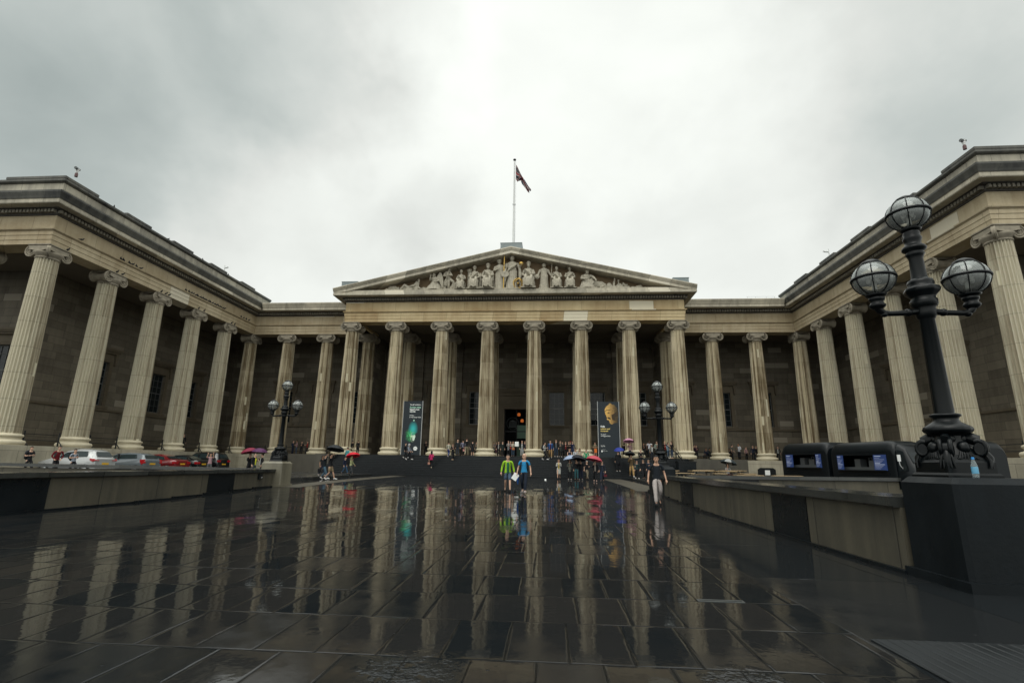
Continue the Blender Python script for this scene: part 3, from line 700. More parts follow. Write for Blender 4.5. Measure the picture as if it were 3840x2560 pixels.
m=MB(); c=(-.45,10.50,6.3)
m.tube([(c[0]+.72*cos(2*pi*i/28),c[1],c[2]+.72*sin(2*pi*i/28)) for i in range(29)],.03,5)
m.wedge([(c[0]-.42,c[2]+.22),(c[0]+.42,c[2]+.22),(c[0],c[2]+.42)],10.49,10.505)
for i in range(6): m.box(c[0]-.40+.15*i,c[0]-.34+.15*i,10.49,10.505,c[2]-.35,c[2]+.18)
m.box(c[0]-.46,c[0]+.46,10.49,10.505,c[2]-.43,c[2]-.37); m.build('emblem',LG,door)
LAMPO=emit('lobby_lamp_glow',(.80,.20,.04),.40)
for x,z in((.19,7.5),(.62,6.75)):
    p=at(1946 if x<.4 else 1958,1554 if x<.4 else 1577,13.0)
    t=thing('hanging_lamp','glowing orange lamp hanging in the dark lobby, '+('the higher of the two' if x<.4 else 'the lower of the two'),'lamp',(p.x,13,p.z),group='orange lobby lamps')
    m=MB(); m.lathe([(.05,.22),(.15,.18),(.20,.05),(.20,-.1),(.15,-.18),(.05,-.2)],14); m.build('shade',LAMPO,t)
    m=MB(); m.tube([(0,0,.22),(0,0,8.2-p.z)],.012,5); m.build('cable',RAILM,t)

# ------------------------------------------------------------------ flagpole, cameras on the roof
fp=thing('flagpole','tall white flagpole rising behind the pediment apex','flagpole',(-.08,2.6,0))
p0=at(1928,597,2.6); ztop=p0.z
m=MB(); m.tube([(0,0,23.2),(0,0,ztop-.25)],[.15,.085],10); m.tube([(.0,0,31.0),(0,0,31.15)],.17,10); m.build('pole',WHITE,fp)
m=MB(); m.lathe([(.02,ztop-.3),(.10,ztop-.26),(.17,ztop-.14),(.19,ztop-.07),(.12,ztop),(.02,ztop+.02)],12); m.build('finial',RAILM,fp)
m=MB(); m.tube([(.14,-.02,25.5),(.2,-.02,29),(.16,-.02,ztop-.3)],.012,4); m.build('halyard',WHITE,fp)
def flag():
    t=NT('union_flag'); uv=t.n('ShaderNodeUVMap').outputs[0]; P=t.xyz(uv); x=t.math('SUBTRACT',t.math('MULTIPLY',P[0],2),1); y=t.math('SUBTRACT',P[1],.5)
    ay=t.math('ABSOLUTE',y); ax=t.math('ABSOLUTE',x)
    dg=t.math('ABSOLUTE',t.math('SUBTRACT',ay,t.math('MULTIPLY',ax,.5)))
    c=t.mix(t.math('LESS_THAN',dg,.11),(.006,.010,.03),(.34,.33,.32)); c=t.mix(t.math('LESS_THAN',dg,.04),c,(.16,.012,.016))
    cr=t.math('MINIMUM',ay,ax); c=t.mix(t.math('LESS_THAN',cr,.165),c,(.34,.33,.32)); c=t.mix(t.math('LESS_THAN',cr,.10),c,(.18,.012,.016))
    t.col(c); t.set(.85,.2)
    # a wet flag hanging: the hoist edge on the pole, the fly falling away down and right in folds
    nu,nv=26,12; W=3.5; Hh=1.9; vs=[]; uvs=[]
    for i in range(nu+1):
        u=i/nu
        for j in range(nv+1):
            v=j/nv; tp=Vector((u*1.80,0,-u*3.45)); w=Hh*(1-.12*u) if u<.12 else Hh*max(.20,1-1.9*(u-.06))
            b=tp+Vector((-.05*u,0,-w)) if u<.45 else tp+Vector((-.42*(1-abs(u-.7)),0,-w*.75))
            q=tp.lerp(b,1-v); q.y=.16*sin(v*11+u*5)*min(1,u*6)+.1*sin(u*14+v*3)*min(1,u*5); q.x+=.06*sin(v*9+u*6)*min(1,u*4)
            vs.append(q+Vector((.16,0,ztop-.75))); uvs.append((u,v))
    m=MB(); n=nv+1; m.add(vs,[(i*n+j,(i+1)*n+j,(i+1)*n+j+1,i*n+j+1) for i in range(nu) for j in range(nv)],0,True)
    me=m.mesh('flag'); me.materials.append(t.mat); ul=me.uv_layers.new()
    for l in me.loops: ul.data[l.index].uv=uvs[l.vertex_index]
    tag(put('flag',me,None,(-.08,2.6,0)),'limp wet union flag hanging from the top of the pole','flag')
flag()
def cctv(p,kind,face,label):
    t=thing('security_camera',label,'security camera',p,face,group='security cameras on the parapets')
    if kind: t.scale=(.62,.62,.62)
    if kind:
        m=MB(); m.lathe([(.16,-.3),(.16,.1),(.13,.14),(.11,.2)],12); m.build('post',RED2,t)
        m=MB(); m.lathe([(.11,.2),(.12,.34),(.19,.52),(.10,.58)],12); m.ball((0,0,.66),(.20,.22,.14)); m.build('mount',WHITE,t)
        m=MB(); m.tube([(0,.30,.76),(0,-.38,.66)],[.15,.17],10); m.tube([(0,-.38,.66),(0,-.43,.655)],.14,10); m.build('housing',plain('cctv_grey',(.12,.13,.13),.5,.4),t)
    else:
        m=MB(); m.tube([(0,0,-.4),(0,0,.7)],.04,6); m.tube([(0,0,.35),(0,-.35,.3)],.03,6); m.build('post',WHITE,t)
        m=MB(); m.tube([(0,-.15,.38),(0,-.75,.30)],.085,8); m.build('housing',WHITE,t)
RED2=plain('red_oxide',(.10,.055,.055),.6,.3)
p=at(270,655,-21.3); cctv((p.x,-21.0,20.97+.3),1,.3,'dark dome-like camera on a short post at the corner of the left wing parapet')
p=at(3622,548,-21.3); cctv((p.x,-21.2,20.97+.3),1,-1.2,'grey and white camera on a short post at the corner of the right wing parapet')
p=at(3104,960,-4.2); cctv((30.6,-4.2,21.2),0,-1.1,'small white bracket camera halfway along the right wing parapet')
p=at(842,1012,-3.); cctv((-30.7,-2.6,21.1),0,1.0,'tiny white bracket camera near the inner end of the left wing parapet')
# a wire guard rail on the recess roof by the right wing
t=thing('roof_guardrail','thin wire guard rail on the flat roof beside the right wing','guard rail',(28.2,6,19.6))
m=MB()
for z in(.55,1.0): m.tube([(-1.6,0,z),(1.6,0,z)],.02,5)
m.build('rail',WHITE,t)
for x in(-1.5,-.6,.6,1.5):
    m=MB(); m.tube([(x,0,0),(x,0,1.0)],.022,5); m.build('post',WHITE,t)
# ------------------------------------------------------------------ forecourt walls, pedestals, lamps
def low_wall(name,label,group,x,y0,y1,top,dark,side):
    # runs along y at face x (court side = side), dark granite piers between pale stone panels
    t=thing(name,label,'wall',(0,0,0),group=group); out=-side
    zb=-.08
    def sec(a,b,nm,mat,inset):
        m=MB(); m.box(*sorted((x+out*inset,x+out*.62)),a,b,zb,top-.15); m.build(nm,mat,t)
    cur=y0
    for a,b in dark:
        if a>cur: sec(cur,a-.002,'stone_panel',PANEL,.04)
        sec(max(a,y0),min(b,y1),'granite_pier',GRANITE,0.02); cur=b+.002
    if cur<y1: sec(cur,y1,'stone_panel',PANEL,.04)
    m=MB(); m.box(*sorted((x-out*.09,x+out*.74)),y0,y1,top-.13,top); m.box(*sorted((x-out*.05,x+out*.7)),y0,y1,top-.15,top-.13); m.build('coping',COPING,t)
    m=MB()
    for k in range(12):
        ya=y0+(y1-y0)*k/12; yb=y0+(y1-y0)*(k+1)/12; m.box(*sorted((x-out*.03,x+out*.03)),ya,yb,zb,gz0(0,yb)+.055)
    m.build('plinth',GRANITE,t)
    return t
LW=low_wall('low_wall','long low stone wall with dark granite piers left of the wet forecourt','forecourt side walls',-10.2,-46.5,-25.22,1.06,[(-40.5,-37.29),(-30.31,-28.5)],1)
m=MB(); m.box(-10.24,-10.15,-26.62,-26.32,.60,.86); m.build('plaque',RAILM,LW,label='small black plaque near the far end of the wall')
m=MB(); m.cbox((-10.145,-26.40,.68),(.02,.05,.05)); m.build('plaque_lens',WHITE,LW)
low_wall('low_wall','long low stone wall with dark granite piers right of the wet forecourt','forecourt side walls',9.1,-43.05,-25.02,1.07,[(-40.2,-38.55),(-31.78,-30.05),(-27.0,-25.0)],-1)
def cross_wall(label,x0,x1,top0,top1,dark):
    t=thing('low_wall',label,'wall',(0,0,0),group='far cross walls'); y=-25.0
    def sec(a,b,nm,mat,ins):
        m=MB(); m.box(a,b,y+ins,y+.6,-.08,min(top0,top1)-.16); m.build(nm,mat,t)
    cur=x0
    for a,b in dark:
        sec(cur,a-.002,'stone_panel',PANEL,.03); sec(a,b,'granite_pier',GRANITE,.015); cur=b+.002
    sec(cur,x1,'stone_panel',PANEL,.03)
    m=MB(); m.add([(x0,y-.08,top0-.16),(x1,y-.08,top1-.16),(x1,y+.7,top1-.16),(x0,y+.7,top0-.16),(x0,y-.08,top0),(x1,y-.08,top1),(x1,y+.7,top1),(x0,y+.7,top0)],[(0,3,2,1),(4,5,6,7),(0,1,5,4),(1,2,6,5),(2,3,7,6),(3,0,4,7)]); m.build('coping',COPING,t)
cross_wall('stone wall with dark wet coping in front of the parked cars',-44,-10.95,1.27,1.09,[(-17.5,-15.5)])
cross_wall('stone wall with dark coping between the cafe tables and the forecourt',10.75,44,1.08,1.2,[(12.2,14.1)])
def pedestal(x,y,w,d,z0,z1,label,mat,cham):
    t=thing('lamp_pedestal',label,'pedestal',(x,y,0),group='lamp pedestals')
    m=MB(); a,b=w/2,d/2
    def ring(z,i,c=.12):
        X,Y=a-i,b-i; return [(X-c,-Y,z),(X,-Y+c,z),(X,Y-c,z),(X-c,Y,z),(-X+c,Y,z),(-X,Y-c,z),(-X,-Y+c,z),(-X+c,-Y,z)]
    R=[ring(z0,0,.05),ring(z1-cham,0,.05),ring(z1,cham*.9,.05)]; vs=sum(R,[]); n=8
    m.add(vs,[(k*n+i,k*n+(i+1)%n,(k+1)*n+(i+1)%n,(k+1)*n+i) for k in range(2) for i in range(n)]+[tuple(range(16,24))])
    m.build('block',mat,t)
    m=MB(); m.box(-a-.06,a+.06,-b-.06,b+.06,z0,gz(x,y)+.12); m.build('plinth',mat,t); return t
pedestal(-10.38,-24.65,1.12,1.12,-.08,1.46,'pale streaked stone pedestal at the end of the left forecourt wall',wetstone('left_pedestal_stone',(.15,.138,.10),.5),.10)
pedestal(9.6,-24.45,1.12,1.12,-.08,1.47,'dark stone pedestal under the right middle lamp, behind the man in grey trousers',PEDM,.12)
pedestal(9.70,-43.62,1.08,1.08,-.08,1.37,'big dark granite pedestal in the right foreground, a bottle standing on it',PEDM,.08)
def lamp_meshes():
    out={}
    b=MB(); b.T=Matrix.Diagonal((.86,.86,1,1))
    def sq(r0,z0,r1,z1): b.add([(sx*r0,sy*r0,z0) for sx,sy in((-1,-1),(1,-1),(1,1),(-1,1))]+[(sx*r1,sy*r1,z1) for sx,sy in((-1,-1),(1,-1),(1,1),(-1,1))],[(i,(i+1)%4,4+(i+1)%4,4+i) for i in range(4)]+[(3,2,1,0),(4,5,6,7)])
    sq(.41,0,.41,.03); sq(.41,.03,.385,.06); sq(.365,.06,.365,.20); sq(.365,.20,.33,.24); sq(.33,.24,.30,.30)
    b.T=Matrix.Diagonal((.74,.74,1,1)); b.lathe([(.38,.28),(.34,.36),(.28,.44),(.24,.52),(.22,.60)],24)
    for k in range(4):
        a=pi/2*k+pi/4; d=Vector((cos(a),sin(a),0)); s=Vector((-d.y,d.x,0))
        b.tube([d*.17+Vector((0,0,.57)),d*.25+Vector((0,0,.535)),d*.34+Vector((0,0,.52)),d*.42+Vector((0,0,.485))],[.05,.07,.085,.085],9)      # the scrolled leaf on each angle
        for q in(-1,1):
            pts=[]
            for i in range(15):
                f=i/14; an=2.1-2*pi*1.25*f; rr=.115*(1-.62*f); pts.append(d*(.42+rr*cos(an))+s*(.075*q)+Vector((0,0,.385+rr*sin(an))))
            b.tube(pts,[.042*(1-.4*i/14) for i in range(15)],6)
        b.tube([d*.43-s*.10+Vector((0,0,.385)),d*.43+s*.10+Vector((0,0,.385))],[.085,.085],12)
        b.tube([d*.47+Vector((0,0,.33)),d*.52+Vector((0,0,.25)),d*.53+Vector((0,0,.17)),d*.55+Vector((0,0,.09))],[.06,.075,.06,.03],8)
        for q in range(-2,3): b.tube([d*.49+s*(.03*q)+Vector((0,0,.31)),d*(.565-.012*abs(q))+s*(.045*q)+Vector((0,0,.22)),d*(.575-.02*abs(q))+s*(.055*q)+Vector((0,0,.12))],[.018,.026,.016],6)
        a=pi/2*k; d=Vector((cos(a),sin(a),0)); s=Vector((-d.y,d.x,0))      # shell between the angles
        b.ball(d*.30+Vector((0,0,.40)),(.11,.11,.09),10,7)
        for q in range(-3,4): b.tube([d*.31+s*(.018*q)+Vector((0,0,.37)),d*.375+s*(.05*q)+Vector((0,0,.30-.006*q*q)),d*.375+s*(.062*q)+Vector((0,0,.215+.004*q*q))],[.02,.027,.014],6)
        b.ball(d*.20+s*.10+Vector((0,0,.52)),(.06,.06,.06),8,6); b.ball(d*.20-s*.10+Vector((0,0,.52)),(.06,.06,.06),8,6)
    b.T=None; out['base']=b
    u=MB(); u.lathe([(.165,.47),(.16,.55),(.17,.57),(.24,.60),(.275,.63),(.285,.655),(.27,.69),(.22,.73),(.165,.765),(.15,.80),(.155,.83),(.185,.85),(.185,.87),(.15,.885)],32,fold=lambda a,z:1+(.035*cos(16*a) if .58<z<.73 else 0)); out['urn']=u
    p=MB(); p.lathe([(.115,.88),(.115,.92),(.093,2.30),(.108,2.32),(.128,2.36),(.138,2.42),(.128,2.47),(.145,2.50)],24,fold=lambda a,z:1+(.045*cos(12*a) if .9<z<2.31 else 0))
    p.lathe([(.155,2.50),(.175,2.54),(.175,2.60),(.15,2.63),(.16,2.66),(.21,2.72),(.225,2.76),(.21,2.80),(.16,2.83),(.175,2.87),(.16,2.92),(.11,2.95)],24,fold=lambda a,z:1+(.05*cos(8*a) if 2.66<z<2.83 else 0))
    p.lathe([(.11,2.95),(.10,3.0),(.092,3.28),(.11,3.33),(.13,3.36),(.11,3.38),(.12,3.40),(.158,3.43),(.163,3.46),(.14,3.49),(.105,3.51),(.108,3.56),(.122,3.60),(.126,3.63),(.105,3.66),(.115,3.70),(.10,3.74)],20); out['pole']=p
    arms=[]
    for s in(-1,1):
        a=MB(); a.tube([(s*.12,0,2.43),(s*.25,0,2.41),(s*.52,0,2.40),(s*.60,0,2.41),(s*.655,0,2.45),(s*.68,0,2.51)],[.05,.042,.04,.045,.055,.06],10)
        a.lathe([(.06,2.47),(.10,2.50),(.115,2.53),(.09,2.56),(.085,2.59),(.105,2.61),(.11,2.64),(.085,2.67)],16,c=(s*.68,0,0)); a.ball((s*.60,0,2.385),(.05,.05,.04)); a.ball((s*.25,0,2.415),(.06,.06,.06)); out['arm%d'%s]=a
    R=.285
    g=MB(); pr=[]
    for k in range(17): t=-1.16+ (1.16+1.12)*k/16; pr.append((R*cos(t),R*sin(t)*.94))
    vs=[];n=32
    for r,z in pr:
        for i in range(n): vs.append((r*cos(2*pi*i/n),r*sin(2*pi*i/n),z))
    g.add(vs,[(k*n+i,k*n+(i+1)%n,(k+1)*n+(i+1)%n,(k+1)*n+i) for k in range(16) for i in range(n)],0,True); out['globe']=g
    c=MB()
    for k in range(8):
        a=2*pi*k/8+.2; c.tube([((R+.006)*cos(t)*cos(a),(R+.006)*cos(t)*sin(a),(R+.006)*.94*sin(t)) for t in [-1.16+2.28*i/12 for i in range(13)]],.0085,5)
    c.lathe([(R+.002,-.018),(R+.020,-.018),(R+.024,0),(R+.020,.018),(R+.002,.018)],40)
    c.lathe([(.085,-.30),(.12,-.29),(.145,-.265),(.13,-.25)],20)
    out['cage']=c
    q=MB(); q.lathe([(.145,.23),(.15,.248),(.125,.275),(.06,.31),(.015,.32)],20); out['cap']=q
    f=MB(); f.lathe([(.03,-.27),(.035,-.05),(.02,-.03)],8)
    for k in range(4): f.lathe([(.02,-.08),(.035,-.05),(.035,.0),(.01,.03)],8,c=(.075*cos(pi/2*k),.075*sin(pi/2*k),0))
    out['burner']=f
    return out
LMESH=lamp_meshes()
BURN=plain('burner_white',(.45,.45,.42),.5,.4)
def lamp(x,y,z,label):
    t=thing('street_lamp',label,'lamp',(x,y,z),group='three-globe cast iron lamps')
    for k in('base','urn','pole'): LMESH[k].build(k,IRON,t)
    for s in(-1,1): LMESH['arm%d'%s].build('arm',IRON,t)
    for gx,gzz in((-.68,2.96),(.68,2.96),(0,4.04)):
        g=LMESH['globe'].build('globe',GLOBE,t,(gx,0,gzz))
        LMESH['cage'].build('cage',IRON,g); LMESH['cap'].build('cap',IRON,g); LMESH['burner'].build('burner',BURN,g)
    return t
LAMP=lamp(9.68,-43.5,1.37,'large black three-globe cast iron lamp in the right foreground')
for x,y,z,lb in((-10.40,-24.5,1.46,'black three-globe cast iron lamp on the left wall pedestal'),(9.58,-24.5,1.47,'black three-globe cast iron lamp above the man in the black T-shirt')):
    c=copy_tree(LAMP); c.location=(x,y,z); c['label']=lb
# bottle left on the pedestal
p=at(3662,1793,-44.02)
bt=thing('water_bottle','clear plastic water bottle with a blue cap standing on the foreground pedestal','bottle',(p.x,-44.02,1.37))
PET=NT('clear_plastic'); PET.col((.50,.58,.60)); PET.b.inputs['Transmission Weight'].default_value=.75; PET.set(.12,.5,ior=1.2); PET=PET.mat
m=MB(); m.lathe([(.028,0),(.036,.006),(.037,.02),(.035,.03),(.037,.05),(.036,.14),(.033,.165),(.024,.205),(.014,.235),(.0135,.25)],18); m.build('body',PET,bt)
m=MB(); m.lathe([(.0376,.055),(.0378,.06),(.0372,.14),(.0368,.142)],18); m.build('wrapper',plain('bottle_wrapper',(.10,.30,.45),.4,.4),bt)
m=MB(); m.lathe([(.017,.236),(.017,.262),(.015,.265)],14); m.build('cap',plain('blue_cap',(.02,.20,.50),.4,.4),bt)
# ------------------------------------------------------------------ railings on the stylobate
def railing(a,b,label,grp):
    a=Vector(a); b=Vector(b); L=(b-a).length; t=thing('railing',label,'railing',(a.x,a.y,ZS),atan2(b.y-a.y,b.x-a.x),grp)
    for x in(.12,L-.12):
        m=MB(); m.tube([(x,0,0),(x,0,.03)],.10,8); m.tube([(x,0,.03),(x,0,.92)],[.055,.045],8); m.ball((x,0,.95),(.06,.06,.055),8,6); m.tube([(x,.02,.42),(x,.34,.03)],[.03,.035],6); m.ball((x,.36,.03),(.07,.07,.04),8,5); m.build('post',RAILM,t)
    for z in(.40,.80):
        m=MB(); m.tube([(.12,0,z),(L-.12,0,z)],.028,6); m.build('rail',RAILM,t)
ordn=['first','second','third','fourth','fifth','sixth','seventh']
for s,nm in((-1,'left'),(1,'right')):
    sp=SL if s<0 else SR
    for k in range(5):
        ya=YR-k*sp-1.15; yb=YR-(k+1)*sp+1.15
        railing((s*XW,ya) if s<0 else (s*XW,yb),(s*XW,yb) if s<0 else (s*XW,ya),f'black railing, {ordn[4-k]} column gap of the {nm} wing counted from its front corner','railings of the '+nm+' wing')
for k,(a,b) in enumerate(((-XW+1.1,-26.67-1.1),(-26.67+1.1,-21.96-1.1),(-21.96+1.1,-18.3))):
    railing((a,YR-.2),(b,YR-.2),f'black railing of the left recess, {ordn[k]} gap to the right of the wing','railings of the left recess')
for k,(a,b) in enumerate(((XW-1.1,26.67+1.1),(26.67-1.1,21.96+1.1),(21.96-1.1,18.4))):
    railing((b,YR-.2),(a,YR-.2),f'black railing of the right recess, {ordn[k]} gap to the left of the wing','railings of the right recess')
# handrail and platform lift beside the right end of the steps
t=thing('handrail','black steel handrail descending the right side of the steps','handrail',(15.9,-5.2,0))
m=MB()
for z in(.55,.95): m.tube([(0,0,.40+z),(0,3.9,ZS+z),(0,4.6,ZS+z)],.03,6)
m.build('rail',RAILM,t)
for k in range(5):
    m=MB(); y=.1+k*1.05; zz=surf(15.9,-5.2+y); m.tube([(0,y,zz),(0,y,min(.40+.95+1.875*y/3.9,ZS+.95))],.028,6); m.build('post',RAILM,t)
p=at(2570,1712,-6.0)
t=thing('platform_lift','black platform lift housing beside the right end of the steps','platform lift',(p.x,-6.0,gz(0,-6)))
m=MB(); m.rbox(-.75,.75,-.5,.5,0,1.5,.08); m.build('housing',GRANITE,t)
m=MB(); m.rbox(-.8,.8,-.55,.55,1.5,1.58,.08); m.build('top_plate',RAILM,t)
m=MB(); m.tube([(-.7,0,1.58),(-.75,0,2.3),(-1.6,.3,3.0)],.04,6); m.tube([(-.75,0,2.3),(-.2,0,1.58)],.04,6); m.build('handle',RAILM,t)
# ------------------------------------------------------------------ banners
FONTC={}
def text(s,size,mat,parent,loc,name='lettering',bold=0.0):
    c=bpy.data.curves.new(name,'FONT'); c.body=s; c.size=size; c.offset=bold; c.resolution_u=3; c.materials.append(mat)
    o=bpy.data.objects.new(name,c); COL.objects.link(o); o.parent=parent; o.location=loc; o.rotation_euler=(pi/2,0,0); return o
INK=plain('banner_navy',(.016,.023,.029),.55,.3,vary=.04)
TW=plain('print_white',(.80,.82,.80),.6,.3,vary=.02); TG=plain('print_green_white',(.42,.72,.55),.6,.3,vary=.02); TY=plain('print_yellow',(.72,.55,.16),.6,.3,vary=.02)
def banner(x0,x1,z0,z1,y,label):
    t=thing('banner',label,'banner',((x0+x1)/2,y,z0),group='tall exhibition banners'); w=(x1-x0)/2; h=z1-z0
    m=MB(); m.box(-w,w,-.02,.02,0,h); m.build('sheet',INK,t)
    for s in(-1,1):
        m=MB(); m.box(s*(w+.025)-.022,s*(w+.025)+.022,-.03,.03,0,h+.03); m.build('edge_pole',plain('banner_pole',(.45,.46,.45),.4,.4) ,t)
    m=MB(); m.box(-w,w,-.35,.35,-.0,.05); m.build('foot',RAILM,t)
    return t,w,h
def glowart():
    t=NT('banner_glow_print'); P=t.xyz(t.n('ShaderNodeTexCoord').outputs['Object']); x,z=P[0],P[2]
    o=t.n('ShaderNodeTexCoord').outputs['Object']; n=t.noise(o,3.2,5,.6,1.2); n2=t.noise(t.vscale(o,(4,1,1.6)),2.0,4,.6,.8)
    def blob(cx,cz,rx,rz,k):
        d=t.math('SQRT',t.math('ADD',t.math('POWER',t.math('DIVIDE',t.math('SUBTRACT',x,cx),rx),2),t.math('POWER',t.math('DIVIDE',t.math('SUBTRACT',z,cz),rz),2)))
        return t.math('MULTIPLY',t.mr(d,1,0.1,0,1),k)
    teal=blob(.12,2.55,.52,.85,1.1); grn=t.math('MULTIPLY',blob(-.10,1.95,.62,.72,1.5),t.mr(n2,.38,.62)); wht=t.math('MULTIPLY',blob(.12,1.78,.30,.55,1.5),t.mr(n,.40,.60))
    c=t.mix(t.math('MINIMUM',teal,1),(.016,.023,.029),(.03,.42,.42)); c=t.mix(t.math('MINIMUM',grn,1),c,(.06,.50,.16)); c=t.mix(t.math('MINIMUM',wht,1),c,(.70,.82,.58))
    t.col(c); t.set(.55,.3); return t.mat
t,w,h=banner(-10.78,-8.86,ZS,7.62,-.45,'tall dark exhibition banner with glowing teal and green print, left of the door')
m=MB(); m.box(-w,w,-.024,-.021,1.2,3.45); m.build('print',glowart(),t)
m=MB(); m.wedge([(.16,1.42),(.28,1.40),(.31,1.52),(.37,1.62),(.36,1.72),(.42,1.80),(.38,1.88),(.36,2.0),(.20,1.95),(.10,1.70)],-.028,-.0245); m.build('print_face',plain('print_pale_face',(.60,.72,.60),.6,.3),t)
m=MB(); m.wedge([(.36,1.72),(.43,1.80),(.39,1.92),(.36,2.08),(.45,2.18),(.60,2.20),(.72,2.05),(.70,1.4),(.50,1.3),(.30,1.34),(.37,1.52)],-.031,-.0285); m.build('print_silhouette',INK,t)
for s,z,sz,mt,b in(('The BP exhibition',h-.42,.155,TW,.004),('Sunken cities',h-.70,.215,TG,.006),('Egypt\u2019s lost',h-.92,.215,TW,.007),('worlds',h-1.13,.215,TW,.007),('19 May \u2013',h-1.50,.155,TW,.002),('27 November 2016',h-1.68,.150,TW,.002),('supported by',h-1.98,.08,TW,0)):
    text(s,sz,mt,t,(-.33,-.023,z),bold=b)
m=MB(); m.lathe([(.075,-.03),(.075,-.022)],16,c=(.16,0,h-1.95),ax='y'); m.build('logo_disc',TG,t)
m=MB(); m.lathe([(.20,-.03),(.20,-.022)],24,c=(.46,0,.66),ax='y'); rd=m.build('roundel',TW,t)
for s,z in(('British',.69),('Museum',.59)): text(s,.10,INK,rd,(.30,-.032,z))
t,w,h=banner(8.74,10.78,ZS,7.66,-.45,'tall dark exhibition banner with a golden carved head, right of the door')
def headart():
    t=NT('banner_gold_print'); o=t.n('ShaderNodeTexCoord').outputs['Object']; P=t.xyz(o); n=t.noise(o,5,4,.6,.5)
    f=t.math('ADD',t.mr(P[0],-.35,.75,1,.1),t.math('MULTIPLY',t.math('SUBTRACT',n,.5),.7)); t.col(t.ramp(f,[(.1,(.05,.035,.015)),(.45,(.30,.18,.06)),(.85,(.66,.40,.11))])); t.set(.55,.3); return t.mat
HA=headart(); DK=plain('print_dark_brown',(.045,.03,.015),.6,.3)
m=MB(); m.wedge([(-.36,4.55),(-.33,4.72),(-.18,4.95),(.06,5.12),(.08,5.24),(.24,5.26),(.36,5.16),(.66,5.05),(.86,4.8),(.94,4.5),(.95,4.1),(.90,3.95),(.88,3.35),(.55,3.32),(.32,3.20),(.12,3.28),(.10,3.42),(.02,3.60),(-.14,3.64),(-.17,3.74),(-.12,3.86),(-.20,3.95),(-.22,4.08),(-.29,4.18),(-.33,4.38)],-.026,-.021); m.build('print_head',HA,t)
m=MB(); m.wedge([(-.34,4.50),(-.10,4.63),(.22,4.60),(.20,4.55),(-.10,4.58),(-.34,4.44)],-.029,-.0265); m.wedge([(-.12,4.30),(.02,4.38),(.16,4.31),(.02,4.26)],-.029,-.0265); m.wedge([(-.13,3.86),(.05,3.92),(.20,3.80),(.22,3.66),(.05,3.70),(-.08,3.78)],-.029,-.0265); m.wedge([(.30,4.10),(.60,4.28),(.92,4.36),(.93,4.02),(.66,3.9),(.64,3.55),(.36,3.62)],-.029,-.0265)
m.wedge([(.62,4.30),(.72,4.42),(.80,4.30),(.72,4.12)],-.032,-.0292,0); m.build('print_shading',DK,t)
for s,z,sz,mt,b in(('Sicily',2.92,.215,TW,.008),('culture and',2.70,.20,TY,.006),('conquest',2.50,.20,TY,.006),('21 April \u2013',2.18,.145,TW,.002),('14 August 2016',2.02,.145,TW,.002),('Sponsored by',1.18,.06,TW,0),('Julius B\u00e4r',1.06,.105,TW,.002),('In collaboration with',.76,.05,TW,0),('Regione Siciliana',.62,.065,TW,0)):
    text(s,sz,mt,t,(-.80 if s[0]!='R' else -.60,-.023,z),bold=b)
m=MB(); m.wedge([(-.78,.55),(-.66,.55),(-.64,.62),(-.68,.70),(-.78,.70)],-.026,-.021); m.build('logo_disc',TW,t)
# ------------------------------------------------------------------ pediment statues
def fold_robe(m,pts,rad,n=40,nf=9,amp=.10,flat=.75,**_):
    # draped cloth: a loft with sharp vertical folds
    vs=[];k=len(pts)
    for q,(p,r) in enumerate(zip(pts,rad)):
        for i in range(n):
            a=2*pi*i/n; w=1+1.5*amp*(abs(sin(nf*a/2+q*.5))-.5)*(1 if q>0 else .5); vs.append((p[0]+r*w*cos(a),p[1]+r*w*flat*sin(a),p[2]))
    m.add(vs,[(q*n+i,q*n+(i+1)%n,(q+1)*n+(i+1)%n,(q+1)*n+i) for q in range(k-1) for i in range(n)],0,True)
    m.add(vs[:n],[tuple(range(n))[::-1]]); m.add(vs[-n:],[tuple(range(n))])
def stat_head(m,p,r=.13,hair=1,veil=0):
    m.ball(p,(r*.82,r*.95,r*1.15),12,10); m.ball((p[0],p[1]-r*.92,p[2]-r*.05),(r*.16,r*.25,r*.35),6,5); m.ball((p[0],p[1]-r*.45,p[2]-r*.75),(r*.45,r*.45,r*.4),8,6)
    m.tube([(p[0],p[1]+.02,p[2]-r*.6),(p[0],p[1]+.04,p[2]-r*1.9)],[r*.5,r*.62],8)
    if hair: m.ball((p[0],p[1]+r*.25,p[2]+r*.28),(r*.98,r*.98,r*1.0),10,8)
    if veil: m.ball((p[0],p[1]+r*.1,p[2]+r*.5),(r*1.05,r*1.1,r*.75),10,8)
def arm(m,s,e,w,r=.075):
    s,e,w=Vector(s),Vector(e),Vector(w); m.tube([s,s.lerp(e,.5),e,e.lerp(w,.5),w],[r*1.15,r,r*.88,r*.78,r*.55],8)
    d=(w-e).normalized(); m.ball(w+d*.05,(r*.6,r*.45,r*.8),7,5)
    for q in range(4):
        o=Vector(((q-1.5)*.018,0,0)); m.tube([w+d*.06+o,w+d*.13+o+Vector((0,-.01,-.01))],[.013,.009],5)
    m.tube([w+d*.03,w+d*.08+Vector((.03,-.03,0))],[.014,.01],5)
def torso(m,hip,sh,w=.21,d=.15):
    h,s=Vector(hip),Vector(sh); 
    fold_robe(m,[h,h.lerp(s,.35),h.lerp(s,.75),s,s+Vector((0,.0,.07))],[w*.95,w*.85,w*1.05,w*.95,w*.4],28,11,.05,.72)
def leg(m,h,k,a,r=.11):
    h,k,a=Vector(h),Vector(k),Vector(a); m.tube([h,h.lerp(k,.5),k,k.lerp(a,.35),a],[r*1.2,r*1.05,r*.78,r*.8,r*.48],9); m.ball(a+Vector((0,-.07,-.03)),(.055,.13,.05),8,6)
ST_Z=19.20; ST_Y=-1.02
